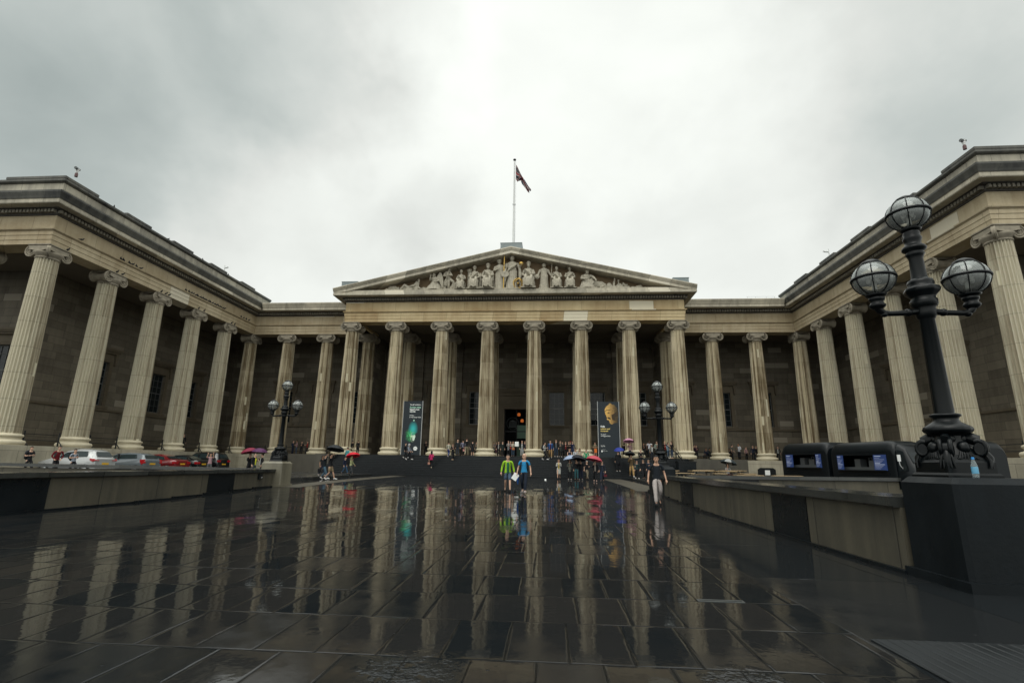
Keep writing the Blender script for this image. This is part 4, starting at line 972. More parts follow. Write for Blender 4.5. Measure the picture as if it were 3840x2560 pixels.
def statue(kind,u0,u1,vt,vb,label,flip=1):
    A=at(u0,vb,ST_Y); B=at(u1,vb,ST_Y); top=at((u0+u1)/2,vt,ST_Y).z; cx=(A.x+B.x)/2; W=B.x-A.x; Hh=top-ST_Z-.10
    t=thing('statue',label,'statue',(cx,ST_Y,ST_Z),group='pediment sculptures'); m=MB(); g=MB()
    if kind in('stand','central','palette','mask'):
        s=Hh/1.95
        S=Matrix.Diagonal((s*1.12,s,s,1))
        m.T=S
        m.box(-.34,.34,-.26,.26,-.0,.06)
        fold_robe(m,[(0,0,.05),(0,0,.35),(0,0,.75),(.01,0,1.02),(0,0,1.18)],[.30,.255,.225,.22,.185],44,13,.17,.8)
        fold_robe(m,[(0,0,1.0),(0,0,1.22),(0,0,1.42),(0,0,1.53),(0,0,1.60)],[.215,.20,.245,.22,.10],36,11,.07,.68)
        stat_head(m,(0.0 if kind!='palette' else -.03,-.03,1.79),.135,1,kind=='palette')
        if kind=='central':
            arm(m,(-.24,0,1.48),(-.30,-.06,1.20),(-.33,-.2,.98)); arm(m,(.24,0,1.48),(.34,-.05,1.24),(.42,-.24,1.30))
            m.tube([(.2,-.1,1.42),(.0,-.22,1.2),(-.2,-.14,1.02)],[.06,.08,.05],7); m.tube([(.36,-.1,1.22),(.40,-.08,.8),(.36,-.06,.34)],[.06,.09,.03],7)
            g.T=S; g.tube([(-.38,-.22,.04),(-.36,-.2,1.92)],.026,7); g.ball((-.36,-.2,1.95),.045,8,6); g.ball((.45,-.27,1.39),.105,12,8)
        elif kind=='palette':
            arm(m,(-.23,0,1.47),(-.29,-.08,1.22),(-.08,-.26,1.22)); arm(m,(.23,0,1.47),(.34,-.03,1.25),(.30,-.2,1.42))
            m.lathe([(.20,-.03),(.20,.02)],18,c=(.30,-.26,.92),ax='y'); m.tube([(.28,-.12,1.3),(.30,-.18,.8),(.26,-.1,.3)],[.07,.1,.05],7)
        elif kind=='mask':
            arm(m,(-.23,0,1.47),(-.34,-.04,1.2),(-.36,-.12,.98)); arm(m,(.23,0,1.47),(.34,-.03,1.22),(.44,-.1,1.0))
            m.ball((-.42,-.16,.92),(.16,.10,.19),10,8); m.ball((-.47,-.25,.96),(.035,.02,.03),6,5); m.ball((-.37,-.25,.96),(.035,.02,.03),6,5); m.ball((-.42,-.25,.84),(.05,.02,.03),6,5)
            m.tube([(.40,-.12,.03),(.50,-.12,1.9)],.02,6); m.ball((.505,-.12,1.95),(.035,.035,.09),6,6)
        else:
            arm(m,(-.23,0,1.47),(-.33,-.05,1.2),(-.25,-.2,1.05)); arm(m,(.23,0,1.47),(.33,-.03,1.2),(.3,-.1,.95))
        m.T=g.T=None
    elif kind=='bent':                                        # man leaning on a staff, one knee raised
        s=Hh/1.62; m.T=Matrix.Diagonal((s*flip,s,s,1)); m.box(-.45,.5,-.26,.26,0,.06)
        leg(m,(-.02,0,.86),(.05,-.12,.48),(.02,-.02,.12)); leg(m,(.05,.02,.84),(.36,-.12,.62),(.40,.02,.12))
        torso(m,(0,.02,.84),(-.10,-.04,1.34)); stat_head(m,(.06,-.14,1.52),.13)
        arm(m,(-.26,-.04,1.28),(-.30,-.18,1.02),(-.08,-.3,.98)); arm(m,(.1,-.1,1.28),(.26,-.2,1.04),(.02,-.32,1.06))
        m.tube([(-.22,-.3,.40),(.14,-.36,1.60)],.024,6); fold_robe(m,[(-.20,.02,.34),(-.16,.02,.62),(-.06,.02,.88)],[.18,.20,.17],28,9,.16,.7)
        m.ball((.40,0,.34),(.20,.16,.30),10,8); m.T=None
    elif kind in('seat','seatwide'):
        s=Hh/1.45; wx=min(1.5,max(.85,W/(1.05*s))); m.T=Matrix.Diagonal((s*wx*flip,s,s,1))
        m.box(-.36,.36,-.05,.30,0,.50); m.box(-.42,.42,-.42,.3,0,.05)
        fold_robe(m,[(0,-.30,.05),(0,-.32,.25),(.0,-.28,.48),(0,-.12,.58),(0,.02,.66)],[.30,.28,.30,.29,.22],40,13,.20,.75)
        leg(m,(-.11,0,.58),(-.15,-.40,.60),(-.17,-.42,.12)); leg(m,(.11,0,.58),(.17,-.42,.56),(.10,-.46,.12))
        torso(m,(0,.04,.55),(0,.0,1.05)); stat_head(m,(0,-.05,1.30),.125,1,kind=='seatwide')
        arm(m,(-.23,0,1.0),(-.34,-.04,.78),(-.26,-.26,.66)); arm(m,(.23,0,1.0),(.33,-.06,.80),(.16,-.30,.70))
        m.tube([(-.2,-.06,1.04),(.02,-.18,.84),(.24,-.12,.66)],[.06,.085,.06],7)
        if kind=='seatwide': m.box(-.50,-.40,-.06,.3,.05,.92); m.ball((0,-.14,1.20),(.07,.06,.10),8,6); fold_robe(m,[(.26,-.05,.5),(.25,-.02,.78),(.2,0,1.02)],[.10,.12,.08],20,7,.2)
        m.T=None
    elif kind=='kneel':
        s=Hh/1.08; m.T=Matrix.Diagonal((s*1.05*flip,s,s,1)); m.box(-.5,.5,-.26,.26,0,.05)
        fold_robe(m,[(.02,-.02,.04),(.02,-.05,.22),(0,0,.42),(-.02,0,.56)],[.40,.33,.24,.19],40,13,.22,.7)
        leg(m,(.02,0,.46),(.34,-.14,.36),(.10,-.10,.10)); torso(m,(-.02,0,.46),(-.02,-.04,.80)); stat_head(m,(.03,-.10,.97),.115)
        arm(m,(-.21,-.02,.76),(-.28,-.14,.58),(-.06,-.28,.52)); arm(m,(.18,-.06,.76),(.34,-.16,.64),(.42,-.26,.50)); m.T=None
    elif kind=='angel':
        s=Hh/1.0; m.T=Matrix.Diagonal((s*flip,s,s,1)); m.box(-.45,.45,-.26,.26,0,.05)
        fold_robe(m,[(-.05,-.02,.04),(-.03,-.05,.22),(0,0,.42),(0,0,.55)],[.42,.33,.23,.18],40,13,.22,.7)
        torso(m,(0,0,.44),(-.03,-.04,.72)); stat_head(m,(-.08,-.1,.86),.105)
        arm(m,(-.20,-.02,.68),(-.26,-.14,.56),(-.22,-.26,.72),.06); arm(m,(.16,-.06,.68),(.22,-.16,.52),(.05,-.28,.44),.06)
        w=[(.06,.62),(.14,.84),(.24,1.0),(.34,.96),(.42,.76),(.45,.48),(.46,.12),(.38,.08),(.30,.36),(.16,.52)]; m.wedge(w,-.16,-.04); 
        for q in range(4): m.tube([(.16+.06*q,-.17,.60-.06*q),(.30+.035*q,-.18,.50-.12*q),(.40+.012*q,-.17,.14)],[.02,.026,.014],5)
        m.T=None
    elif kind=='recline':
        L=W/1.6; s=L; m.T=Matrix.Diagonal((s*flip,min(s,1.0),Hh/.62,1))
        m.tube([(-.75,-.05,.10),(-.40,-.05,.14),(-.05,0,.16),(.3,0,.22),(.5,0,.38),(.56,0,.44)],[.06,.09,.12,.15,.16,.08],10)
        m.tube([(-.70,-.16,.08),(-.42,-.18,.28),(-.12,-.08,.16)],[.05,.08,.10],8); stat_head(m,(.60,-.06,.50),.085)
        arm(m,(.56,-.10,.36),(.62,-.2,.14),(.78,-.24,.10),.05); arm(m,(.42,-.12,.36),(.28,-.22,.24),(.10,-.22,.22),.05)
        fold_robe(m,[(-.1,-.05,.02),(-.1,-.05,.14),(-.08,-.02,.24)],[.30,.24,.12],36,11,.2,.6); m.T=None
    elif kind=='lion':
        s=W/1.5; m.T=Matrix.Diagonal((s*flip,min(s,1.1),Hh/.55,1))
        m.tube([(.65,0,.16),(.35,0,.20),(.0,0,.22),(-.32,0,.26),(-.45,-.02,.34)],[.10,.17,.17,.17,.12],10); m.ball((-.50,-.05,.40),(.17,.16,.16),10,8); m.ball((-.55,-.16,.38),(.08,.1,.08),8,6); m.ball((-.57,-.25,.35),(.04,.05,.04),6,5)
        for z in(-.1,.1): m.tube([(-.35,z-.04,.16),(-.55,z-.12,.06),(-.75,z-.16,.05)],[.08,.06,.05],7); m.tube([(.5,z,.18),(.35,z-.14,.08),(.15,z-.16,.05)],[.09,.07,.05],7)
        for sgn in(-1,1): m.ball((-.47,-.04+.11*sgn,.55),(.035,.03,.045),6,5)
        m.tube([(.65,0,.16),(.8,-.05,.08),(.7,-.16,.05)],[.03,.025,.02],6); m.T=None
    elif kind=='small':
        s=W/1.6; m.T=Matrix.Diagonal((s*flip,min(s,1),Hh/.5,1)); m.ball((-.45,0,.06),(.5,.25,.10),12,6); m.ball((.4,0,.05),(.5,.22,.08),12,6)
        m.tube([(-.4,-.05,.1),(-.38,-.06,.26),(-.33,-.08,.42)],[.10,.09,.05],8); m.ball((-.32,-.1,.44),(.06,.07,.06),7,6); m.tube([(-.05,-.05,.1),(-.04,-.05,.34)],[.07,.05],7); m.ball((-.04,-.06,.38),(.08,.08,.06),7,6)
        m.tube([(.2,-.05,.1),(.3,-.08,.24),(.5,-.08,.14),(.62,-.08,.2)],[.05,.07,.06,.03],7); m.box(.55,.75,-.15,.05,0,.12); m.T=None
    elif kind=='croc':
        s=W/1.6; m.T=Matrix.Diagonal((s,min(s,1),Hh/.3,1)); m.tube([(-.75,0,.05),(-.4,0,.08),(0,0,.12),(.35,-.02,.13),(.55,-.04,.14),(.8,-.06,.08)],[.03,.07,.12,.10,.09,.04],9)
        for q in range(6): m.ball((-.3+.12*q,-.03,.2),(.03,.03,.05),5,4)
        m.ball((-.5,-.1,.05),(.2,.15,.08),8,6); m.T=None
    m.build('figure',STATUE,t)
    if g.v: g.build('gilded_staff',GOLD,t,label='gilded staff and golden orb')
    return t
statue('croc',1442,1492,1064,1080,'small low stone creature at the far left corner of the pediment')
statue('recline',1498,1580,1042,1079,'reclining stone man stretched out at the left of the pediment')
statue('angel',1606,1658,1022,1078,'winged kneeling stone figure in the left half of the pediment')
statue('bent',1656,1706,1004,1080,'stone man bending over a staff with one knee raised')
statue('seat',1708,1748,1008,1079,'seated stone figure turned aside on a stool, right of the man bending over a staff')
statue('seat',1748,1808,993,1074,'seated stone figure leaning back with a scroll, second to the left of the palette bearer',-1)
statue('seatwide',1802,1856,985,1073,'large seated draped stone woman directly left of the palette bearer',1)
statue('palette',1853,1893,970,1072,'standing draped stone figure holding a round palette')
statue('central',1893,1946,956,1068,'tallest central standing stone figure with a gilded staff and golden orb')
statue('seatwide',1948,2016,978,1074,'broad seated bearded stone figure right of the golden armillary ring',1)
statue('mask',2016,2064,985,1074,'standing stone woman holding a mask and a spear')
statue('seat',2063,2112,996,1073,'seated stone figure with a harp directly right of the mask bearer',1)
statue('seat',2110,2164,996,1073,'seated stone figure with draped knees left of the kneeling one',-1)
statue('kneel',2163,2238,1012,1072,'kneeling stone figure bending to the right in the right half of the pediment')
statue('lion',2208,2276,1038,1069,'stone lion-like creature lying right of the kneeling figure')
statue('small',2281,2362,1040,1068,'group of small stone animals at the far right corner of the pediment')
def prop(kind,u,v,label):
    p=at(u,v,-.85); t=thing('carved_block',label,'sculpture',(p.x,-.80,ST_Z),group='carved props in the pediment'); h=p.z-ST_Z; m=MB()
    if kind=='altar': m.box(-.34,.34,-.22,.22,0,.10); m.box(-.27,.27,-.17,.17,.10,h-.16); m.box(-.36,.36,-.24,.24,h-.16,h-.05); m.box(-.31,.31,-.2,.2,h-.05,h)
    elif kind=='stub': m.lathe([(.30,0),(.30,.1),(.24,.16),(.22,h-.22),(.30,h-.16),(.30,h)],16)
    elif kind=='rocks':
        random.seed(int(u)); 
        for q in range(7): m.ball((random.uniform(-.7,.7),random.uniform(-.25,.1),h*.18*random.uniform(.3,1.2)),(random.uniform(.18,.42),.2,h*random.uniform(.25,.62)),9,6)
    m.build('block',STATUE,t)
prop('altar',1872,1032,'square stone altar beside the seated woman left of the palette bearer')
prop('stub',1762,1012,'round stone column stub behind the seated figure with a scroll')
prop('rocks',1588,1060,'low carved rocks left of the winged figure'); prop('rocks',1476,1070,'low carved rocks near the left tip of the pediment'); prop('rocks',2300,1056,'low carved rocks near the right tip of the pediment'); prop('rocks',2390,1062,'small carved rocks at the extreme right of the pediment')
prop('rocks',2262,1046,'carved rocks behind the stone lion-like creature'); prop('rocks',1690,1052,'carved beast-like mass at the feet of the bending man')
p=at(1943,1062,-1.4)
t=thing('armillary_sphere','golden armillary ring standing beside the central statue','sculpture',(p.x,-1.42,ST_Z)); m=MB()
for rx in(0,1,2):
    M=Matrix.Translation((0,0,.62)) @ Matrix.Rotation((0,1.1,-.8)[rx],4,'Y') @ Matrix.Rotation((0,.9,1.2)[rx],4,'X'); m.T=M
    m.tube([(.50*cos(2*pi*i/28),0,.55*sin(2*pi*i/28)) for i in range(29)],.055 if rx==0 else .04,6); m.T=None
m.ball((0,0,.62),.12,8,6); m.build('ring',GOLD,t)
m=MB(); m.lathe([(.22,0),(.16,.04),(.08,.08),(.06,.10)],12); m.build('foot',STATUE,t)
# ------------------------------------------------------------------ pigeons on the ledges
def pigeon():
    m=MB(); m.tube([(0,.17,.08),(0,.08,.10),(0,-.02,.13),(0,-.09,.17),(0,-.11,.21)],[.02,.055,.068,.05,.03],8); m.ball((0,-.12,.235),(.03,.035,.03),8,6); m.tube([(0,-.15,.235),(0,-.18,.228)],[.01,.003],5); m.tube([(0,.15,.085),(0,.27,.05)],[.03,.02],6,flat=.35)
    for s in(-1,1): m.tube([(s*.02,0,.08),(s*.02,-.01,.0)],.006,4); m.tube([(s*.06,-.04,.14),(s*.055,.10,.11),(s*.03,.22,.08)],[.02,.028,.008],6,flat=.6)
    me=m.mesh('pigeon'); me.materials.append(plain('pigeon_feather',(.035,.037,.042),.8,.2)); return me
PG=pigeon()
def bird(p,rz,label,grp): tag(put('pigeon',PG,None,p,rz=rz),label,'pigeon',grp)
xt=-XW+EA+.12; lb='dark pigeon perched on the ledge above the architrave of the left wing'
ys=[-18.9]+[-15.4+.42*i+random.uniform(-.1,.1) for i in range(6)]+[-7.7+.33*i+random.uniform(-.09,.09) for i in range(19)]+[1.2+.5*i for i in range(4)]
for y in ys: bird((xt,y,17.085),random.choice([0,pi,pi/2,.5,2.6]),lb,'pigeons on the left wing ledge')
for k in range(1,6):
    for d in (((-.45,.1,.5),(-.2,.35),(-.5,.3))[k%3] if k<5 else (.55,)): bird((-XW+.775,YR-k*SL+d,ZA-.001),random.uniform(1,2),'dark pigeon on top of a capital of the left wing','pigeons on the capitals')
for y in(-16.9,-11.0,-6.2,-2.0): bird((-XW+EA+.1,y,20.82),random.uniform(0,3),'dark pigeon on the parapet of the left wing','pigeons on the parapet')
# ------------------------------------------------------------------ vehicles
def car(label,x,y,rz,paint,kind):
    t=thing('parked_car',label,'car',(x,y,gz(x,y)),rz,'cars parked along the left wing')
    # x axis runs along the car, nose at -x, tail at +x; stations: x, half width, belt z, roof z, roof half width, sill z
    if kind=='hatch': L=[(-2.1,.62,.62,.63,.50,.30),(-1.95,.78,.74,.76,.66,.24),(-1.2,.88,.92,.95,.74,.2),(-.75,.89,.97,1.12,.70,.2),(-.1,.90,.99,1.50,.60,.2),(.7,.90,1.02,1.60,.61,.2),(1.35,.89,1.06,1.58,.60,.2),(1.72,.87,1.06,1.46,.60,.24),(2.0,.84,1.02,1.08,.66,.28),(2.1,.80,.95,.97,.68,.34)]
    elif kind=='estate': L=[(-2.3,.62,.60,.61,.50,.30),(-2.1,.80,.72,.74,.66,.22),(-1.3,.89,.88,.91,.74,.2),(-.85,.90,.93,1.05,.70,.2),(-.15,.91,.95,1.38,.60,.2),(.7,.91,.97,1.46,.61,.2),(1.5,.90,1.0,1.44,.60,.2),(1.95,.88,1.0,1.32,.60,.24),(2.2,.86,.96,1.04,.68,.28),(2.3,.82,.85,.88,.70,.34)]
    elif kind=='saloon': L=[(-2.3,.62,.60,.61,.50,.30),(-2.1,.80,.70,.72,.66,.22),(-1.2,.88,.86,.89,.74,.2),(-.7,.89,.90,1.06,.68,.2),(0,.90,.92,1.38,.56,.2),(.6,.90,.93,1.42,.56,.2),(1.1,.90,.95,1.30,.56,.2),(1.65,.89,.97,1.04,.66,.22),(2.15,.86,.96,.99,.70,.28),(2.3,.80,.82,.86,.70,.34)]
    else: L=[(-2.2,.66,.74,.76,.56,.36),(-2.0,.84,.90,.92,.72,.28),(-1.2,.92,1.06,1.08,.78,.25),(-.8,.93,1.08,1.24,.74,.25),(-.2,.94,1.10,1.66,.66,.25),(.8,.94,1.12,1.74,.66,.25),(1.7,.93,1.12,1.70,.65,.25),(1.95,.92,1.12,1.56,.66,.28),(2.12,.90,1.10,1.16,.74,.3),(2.2,.86,1.0,1.04,.76,.36)]
    m=MB(); q=11; vs=[]
    for (X,w,zb,zr,wr,zs) in L:
        zm=(zs+zb)/2
        half=[(w*.80,zs),(w*.97,zs+.10),(w*1.02,zm),(w*.99,zb-.03),(w*.95,zb),(wr+ (w*.95-wr)*.12,zb+(zr-zb)*.86),(wr*.86,zr)]
        vs+= [(X,-a,z) for a,z in half]+[(X,a,z) for a,z in half[::-1]]
    q=14; fs=[(k*q+i,k*q+(i+1)%q,(k+1)*q+(i+1)%q,(k+1)*q+i) for k in range(len(L)-1) for i in range(q)]
    m.add(vs,fs,0,True); m.add(vs[:q],[tuple(range(q))]); m.add(vs[-q:],[tuple(range(q))[::-1]])
    m.build('body',paint,t)
    def P(k,f,i,s,o=.012):                          # point on the glasshouse side
        X,w,zb,zr,wr,zs=[L[k][j]+(L[k+1][j]-L[k][j])*f for j in range(6)]
        a=w*.95+(wr+(w*.95-wr)*.12-w*.95)*i; z=zb+(zr-zb)*.86*i; return (X,s*(a+o),z)
    last=7 if kind!='saloon' else 6
    for s in(-1,1):
        m=MB(); top=[];bot=[]
        segs=[(3,.3),(3,.7),(4,0),(4,.5),(5,0),(5,.5),(6,0),(6,.35)]
        bot=[P(k,f,.10,s) for k,f in segs]; tp=[P(k,f,.88 if 0<i<len(segs)-1 else .35,s) for i,(k,f) in enumerate(segs)]
        n=len(segs); m.add(bot+tp,[(i,i+1,n+i+1,n+i) for i in range(n-1)]); m.build('side_window',CARGLASS,t)
        m=MB(); X=(L[4][0]+L[5][0])/2; m.box(X-.02,X+.02,*sorted((s*.80,s*.95)),.95,1.35 if kind!='suv' else 1.5); m.build('pillar',TYRE,t)
    k=last; zr=L[k][3]; X0,X1=L[k][0]+.02,L[k+1][0]
    m=MB(); w0=L[k][4]*.86; w1=L[k+1][1]*.72; a=(L[k][0]+(0.02),zr-.02); b=(L[k+1][0]-.02,L[k+1][3]+.04)
    m.add([(a[0]+.035,-w0,a[1]),(a[0]+.035,w0,a[1]),(b[0]+.035,w1,b[1]),(b[0]+.035,-w1,b[1])],[(0,1,2,3)]); m.build('rear_window',CARGLASS,t)
    m=MB(); m.add([(L[3][0]-.03,-.62,L[3][3]+.02),(L[3][0]-.03,.62,L[3][3]+.02),(L[4][0]-.03,.52,L[4][3]-.03),(L[4][0]-.03,-.52,L[4][3]-.03)],[(0,1,2,3)]); m.build('windscreen',CARGLASS,t)
    xr=L[-1][0]; zb=L[-1][2]
    for s in(-1,1):
        m=MB()
        if kind=='estate': m.wedge([(xr-.30,.98),(xr-.05,.98),(xr+.03,.72),(xr-.12,.62),(xr-.28,.80)],*sorted((s*.70,s*.925)))
        elif kind=='hatch': m.wedge([(xr-.35,1.0),(xr-.06,.98),(xr+.03,.86),(xr-.10,.80),(xr-.32,.88)],*sorted((s*.52,s*.905)))
        else: m.box(xr-.25,xr+.025,*sorted((s*.50,s*.90)),zb-.16,zb+.02)
        m.build('tail_light',RED,t)
    m=MB(); m.box(xr-.02,xr+.03,-.26,.26,.60,.72); m.build('number_plate',PLATE,t)
    m=MB(); m.rbox(xr-.30,xr+.07,-.84,.84,.34,.58,.07); m.build('bumper',paint,t)
    for X in(L[1][0]+.55,L[-2][0]-.55):
        for s in(-1,1):
            m=MB(); m.lathe([(.20,-.11),(.31,-.10),(.325,-.04),(.325,.04),(.31,.10),(.20,.11)],20,c=(X,s*.80,.325),ax='y'); wh=m.build('wheel',TYRE,t)
            m=MB(); m.lathe([(.02,-.118),(.19,-.112),(.205,-.09),(.205,.09),(.19,.112),(.02,.118)],12,c=(X,s*.80,.325),ax='y'); m.build('rim',RIM,wh)
    return t
def paint(n,c,r=.22): return plain(n,c,r,.5,.1,vary=.05,coat=.8)
SILV=paint('silver_paint',(.36,.37,.37))
car('silver hatchback parked nose-in beside the left wing, nearest to the camera',-28.05,-18.1,0,SILV,'hatch')
car('grey estate car with tall red tail lights between the silver and the red cars',-28.2,-13.95,0,paint('grey_paint',(.13,.15,.165)),'estate')
car('dark red saloon car parked right of the grey estate',-28.2,-10.7,0,paint('red_paint',(.16,.012,.015)),'saloon')
car('black car half hidden behind the dark red one',-28.25,-8.0,0,paint('black_paint',(.010,.011,.013)),'saloon')
car('black off-road car, last of the parked row towards the portico',-28.1,-5.3,0,paint('ink_paint',(.009,.010,.012)),'suv')
BLK=plain('van_black',(.004,.006,.0075),.32,.22,vary=.1); VBLUE=emit('menu_board_blue',(.018,.042,.15),.10); VLN=plain('menu_line',(.55,.6,.75),.6,.3)
def van(label,x,y,rz,cab,L=4.1,boards=()):
    t=thing('catering_van',label,'van',(x,y,gz(x,y)),rz,'black catering vans'); h=L/2; t.scale[2]=1.09
    m=MB(); pts=[]
    def sect(z): pass
    W=.95; top=2.42
    prof=[(-W,.30),(-W,1.9)]+[(-W+.38-.38*cos(pi/2*i/5),1.95+.47*sin(pi/2*i/5)) for i in range(6)]
    prof+= [(-a,z) for a,z in prof[::-1]]
    xs=[(-h,.62),(-h+.05,.80),(-h+.16,.93),(-h+.40,1),(h-.40,1),(h-.16,.93),(h-.05,.80),(h,.62)]; n=len(prof); vs=[]
    for X,k in xs: vs+=[(X,a*(.9+.1*k),(.30+(z-.30)*(.62+.38*k))) for a,z in prof]
    # body with the serving hatch left open on the camera side is built as shell strips
    m.add(vs,[(q*n+i,q*n+i+1,(q+1)*n+i+1,(q+1)*n+i) for q in range(len(xs)-1) for i in range(n-1) if not (q==3 and i==0)],0,True)
    m.add(vs[:n],[tuple(range(n))]); m.add(vs[-n:],[tuple(range(n))[::-1]])
    a0,a1=-h+.40,h-.40
    m.box(a0,a1,-W,-W+.03,.30,1.12); m.box(a0,a1,-W,-W+.03,1.78,1.92); m.box(a0,a0+.25,-W,-W+.03,1.12,1.78); m.box(a1-.2,a1,-W,-W+.03,1.12,1.78)
    m.box(a0,a1,-.2,-.17,.3,2.3); m.box(a0,a1,-W,W-.1,.28,.32)
    for z in(.55,.75,.95): m.tube([(a0,-W-.004,z),(a1,-W-.004,z)],.012,4)
    m.build('body',BLK,t)
    m=MB(); m.box(a0+.1,a1-.1,-W-.14,-W+.3,1.08,1.12); m.build('counter',RAILM,t)
    m=MB(); m.box(a0+.05,a1-.05,-.75,-.25,1.12,1.25); m.box(a0+.9,a0+1.25,-.7,-.3,1.25,1.62); m.box(a1-1.3,a1-.9,-.7,-.3,1.25,1.55); m.tube([(a0+1.6,-.5,1.25),(a0+1.6,-.5,1.66),(a0+1.8,-.5,1.70),(a0+1.85,-.5,1.3)],.025,6); m.build('counter_equipment',plain('kitchen_steel',(.10,.11,.115),.35,.5,.5),t)
    for bxx,bw in boards:
        m=MB(); m.box(bxx-bw/2,bxx+bw/2,-W-.03,-W-.01,1.10,1.80); b=m.build('menu_board',VBLUE,t)
        m=MB(); m.box(bxx-bw*.42,bxx+bw*.1,-W-.034,-W-.031,1.72,1.745)
        for q in range(9): z=1.64-.058*q; m.box(bxx-bw*.42,bxx+bw*(.0+.12*((q*7)%4)),-W-.034,-W-.031,z,z+(.022 if q in(4,5) else .009))
        m.build('menu_lines',VLN,b)
    for X in(-h+.75,h-.75):
        for s in(-1,1):
            m=MB(); m.lathe([(.18,-.1),(.30,-.09),(.31,0),(.30,.09),(.18,.1)],18,c=(X,s*.82,.31),ax='y'); w=m.build('wheel',TYRE,t); m=MB(); m.lathe([(.02,-.105),(.17,-.1),(.17,.1),(.02,.105)],12,c=(X,s*.82,.31),ax='y'); m.build('rim',RIM,w)
    if cab:
        m=MB(); st=[(h,.88,1.0,2.25,.78),(h+.35,.88,1.0,2.10,.76),(h+.62,.86,1.05,1.45,.70),(h+1.25,.66,.98,1.05,.50),(h+1.45,.5,.7,.75,.42)]; vs=[]
        for X,w,zb,zr,wr in st:
            hf=[(w,.32),(w,zb-.15),(w*.97,zb),(wr,zr-.10),(wr*.8,zr)]; vs+=[(X,-a,z) for a,z in hf]+[(X,a,z) for a,z in hf[::-1]]
        q=10; m.add(vs,[(k*q+i,k*q+(i+1)%q,(k+1)*q+(i+1)%q,(k+1)*q+i) for k in range(len(st)-1) for i in range(q)],0,True); m.add(vs[-q:],[tuple(range(q))[::-1]]); cb=m.build('cab',BLK,t)
        m=MB(); m.add([(h+.375,-.66,2.02),(h+.375,.66,2.02),(h+.645,.62,1.46),(h+.645,-.62,1.46)],[(0,1,2,3)]); m.build('windscreen',PANE,cb)
        for s in(-1,1):
            m=MB(); m.add([(h+.06,s*.885,1.08),(h+.52,s*.875,1.10),(h+.36,s*.80,1.92),(h+.06,s*.81,2.0)],[(0,1,2,3)]); m.build('side_window',PANE,cb)
            m=MB(); m.lathe([(.10,0),(.09,.06),(.05,.08)],12,c=(h+1.30,s*.42,.72),ax='x'); m.build('headlight',WHITE,cb)
        m=MB(); m.tube([(h+.3,-.9,1.2),(h+.35,-1.08,1.35),(h+.35,-1.1,1.75)],.02,6); m.box(h+.33,h+.37,-1.16,-1.0,1.5,1.78); m.build('mirror',WHITE,cb)
    return t
a=atan2(-7.6,2.)
van('black catering van with a narrow and a wide blue menu board, further from the camera',19.95,-18.86,a,False,3.7,((-1.12,.60),(1.22,.40)))
van('black catering van with a cab and two blue menu boards, nearer to the camera',20.95,-22.86,a,True,3.9,((-1.30,.40),(1.15,.72)))
van('black van standing behind the nearer catering van',24.0,-23.4,a-.1,False,4.4)
# ------------------------------------------------------------------ cafe tables
WOOD=wetstone('wet_table_wood',(.36,.26,.145),.30); DWOOD=wetstone('old_table_wood',(.075,.062,.045),.35)
def table():
    t=thing('cafe_table','wet wooden cafe table beyond the right forecourt wall','table',(0,0,0),0,'wooden cafe tables')
    m=MB()
    for i in range(5): m.box(-.75,.75,-.36+.146*i,-.36+.146*i+.138,.74,.78)
    m.build('tabletop',WOOD,t)
    for sx in(-1,1):
        m=MB(); m.box(*sorted((sx*.62,sx*.54)),-.33,.33,.66,.738)
        for sy in(-1,1): m.tube([(sx*.58,sy*.28,.66),(sx*.58,sy*.36,.0)],.035,6)
        m.build('leg',DWOOD,t)
    return t
def bench():
    t=thing('bench','wet wooden bench beside the cafe tables','bench',(0,0,0),0,'wooden cafe benches')
    m=MB()
    for i in range(3): m.box(-.75,.75,-.17+.117*i,-.17+.117*i+.108,.42,.455)
    m.build('seat',WOOD,t)
    for sx in(-1,1):
        m=MB(); m.box(*sorted((sx*.6,sx*.54)),-.16,.16,.0,.418); m.build('leg',DWOOD,t)
    return t
T0=table(); B0=bench(); k=0
random.seed(11)
for j,y in enumerate((-22.6,-20.4,-18.2,-16.0,-13.8,-11.6,-9.4)):
    for i in range(7):
        x=12.0+2.15*i+random.uniform(-.35,.35)+(j%2)*.9; yy=y+random.uniform(-.3,.3)
        u=(x-CAMP.x)/(yy-CAMP.y)
        if u>.585-.02*(j<2): continue
        if x>17.6 and yy<-14.5: continue
        if random.random()<.30: continue
        o=T0 if k==0 else copy_tree(T0); o.location=(x,yy,gz(x,yy)); o.rotation_euler[2]=random.choice([0,0,1.57])+random.uniform(-.2,.2)
        b=B0 if k==0 else copy_tree(B0); r_=o.rotation_euler[2]; b.location=(x-.75*sin(r_),yy+.75*cos(r_),gz(x,yy)); b.rotation_euler[2]=r_; k+=1
p=at(2875,1762,2.6); t=thing('notice_board','low black board with a white notice in front of the right terrace wall','sign',(p.x,2.6,.37)); m=MB(); m.wedge([(-.85,0),(.85,0),(.85,1.0),(.6,1.15),(-.6,1.15),(-.85,1.0)],-.06,.06); m.build('board',RAILM,t); m=MB(); m.box(-.2,.28,-.07,-.062,.45,.92); m.build('notice',TW,t)
p=at(2697,1760,-1.0); t=thing('bollard','short black bollard beside the right terrace wall','bollard',(p.x,-1.,.37)); m=MB(); m.lathe([(.10,0),(.09,.1),(.07,.15),(.065,.8),(.09,.84),(.08,.92),(.03,.95)],12); m.build('post',RAILM,t)
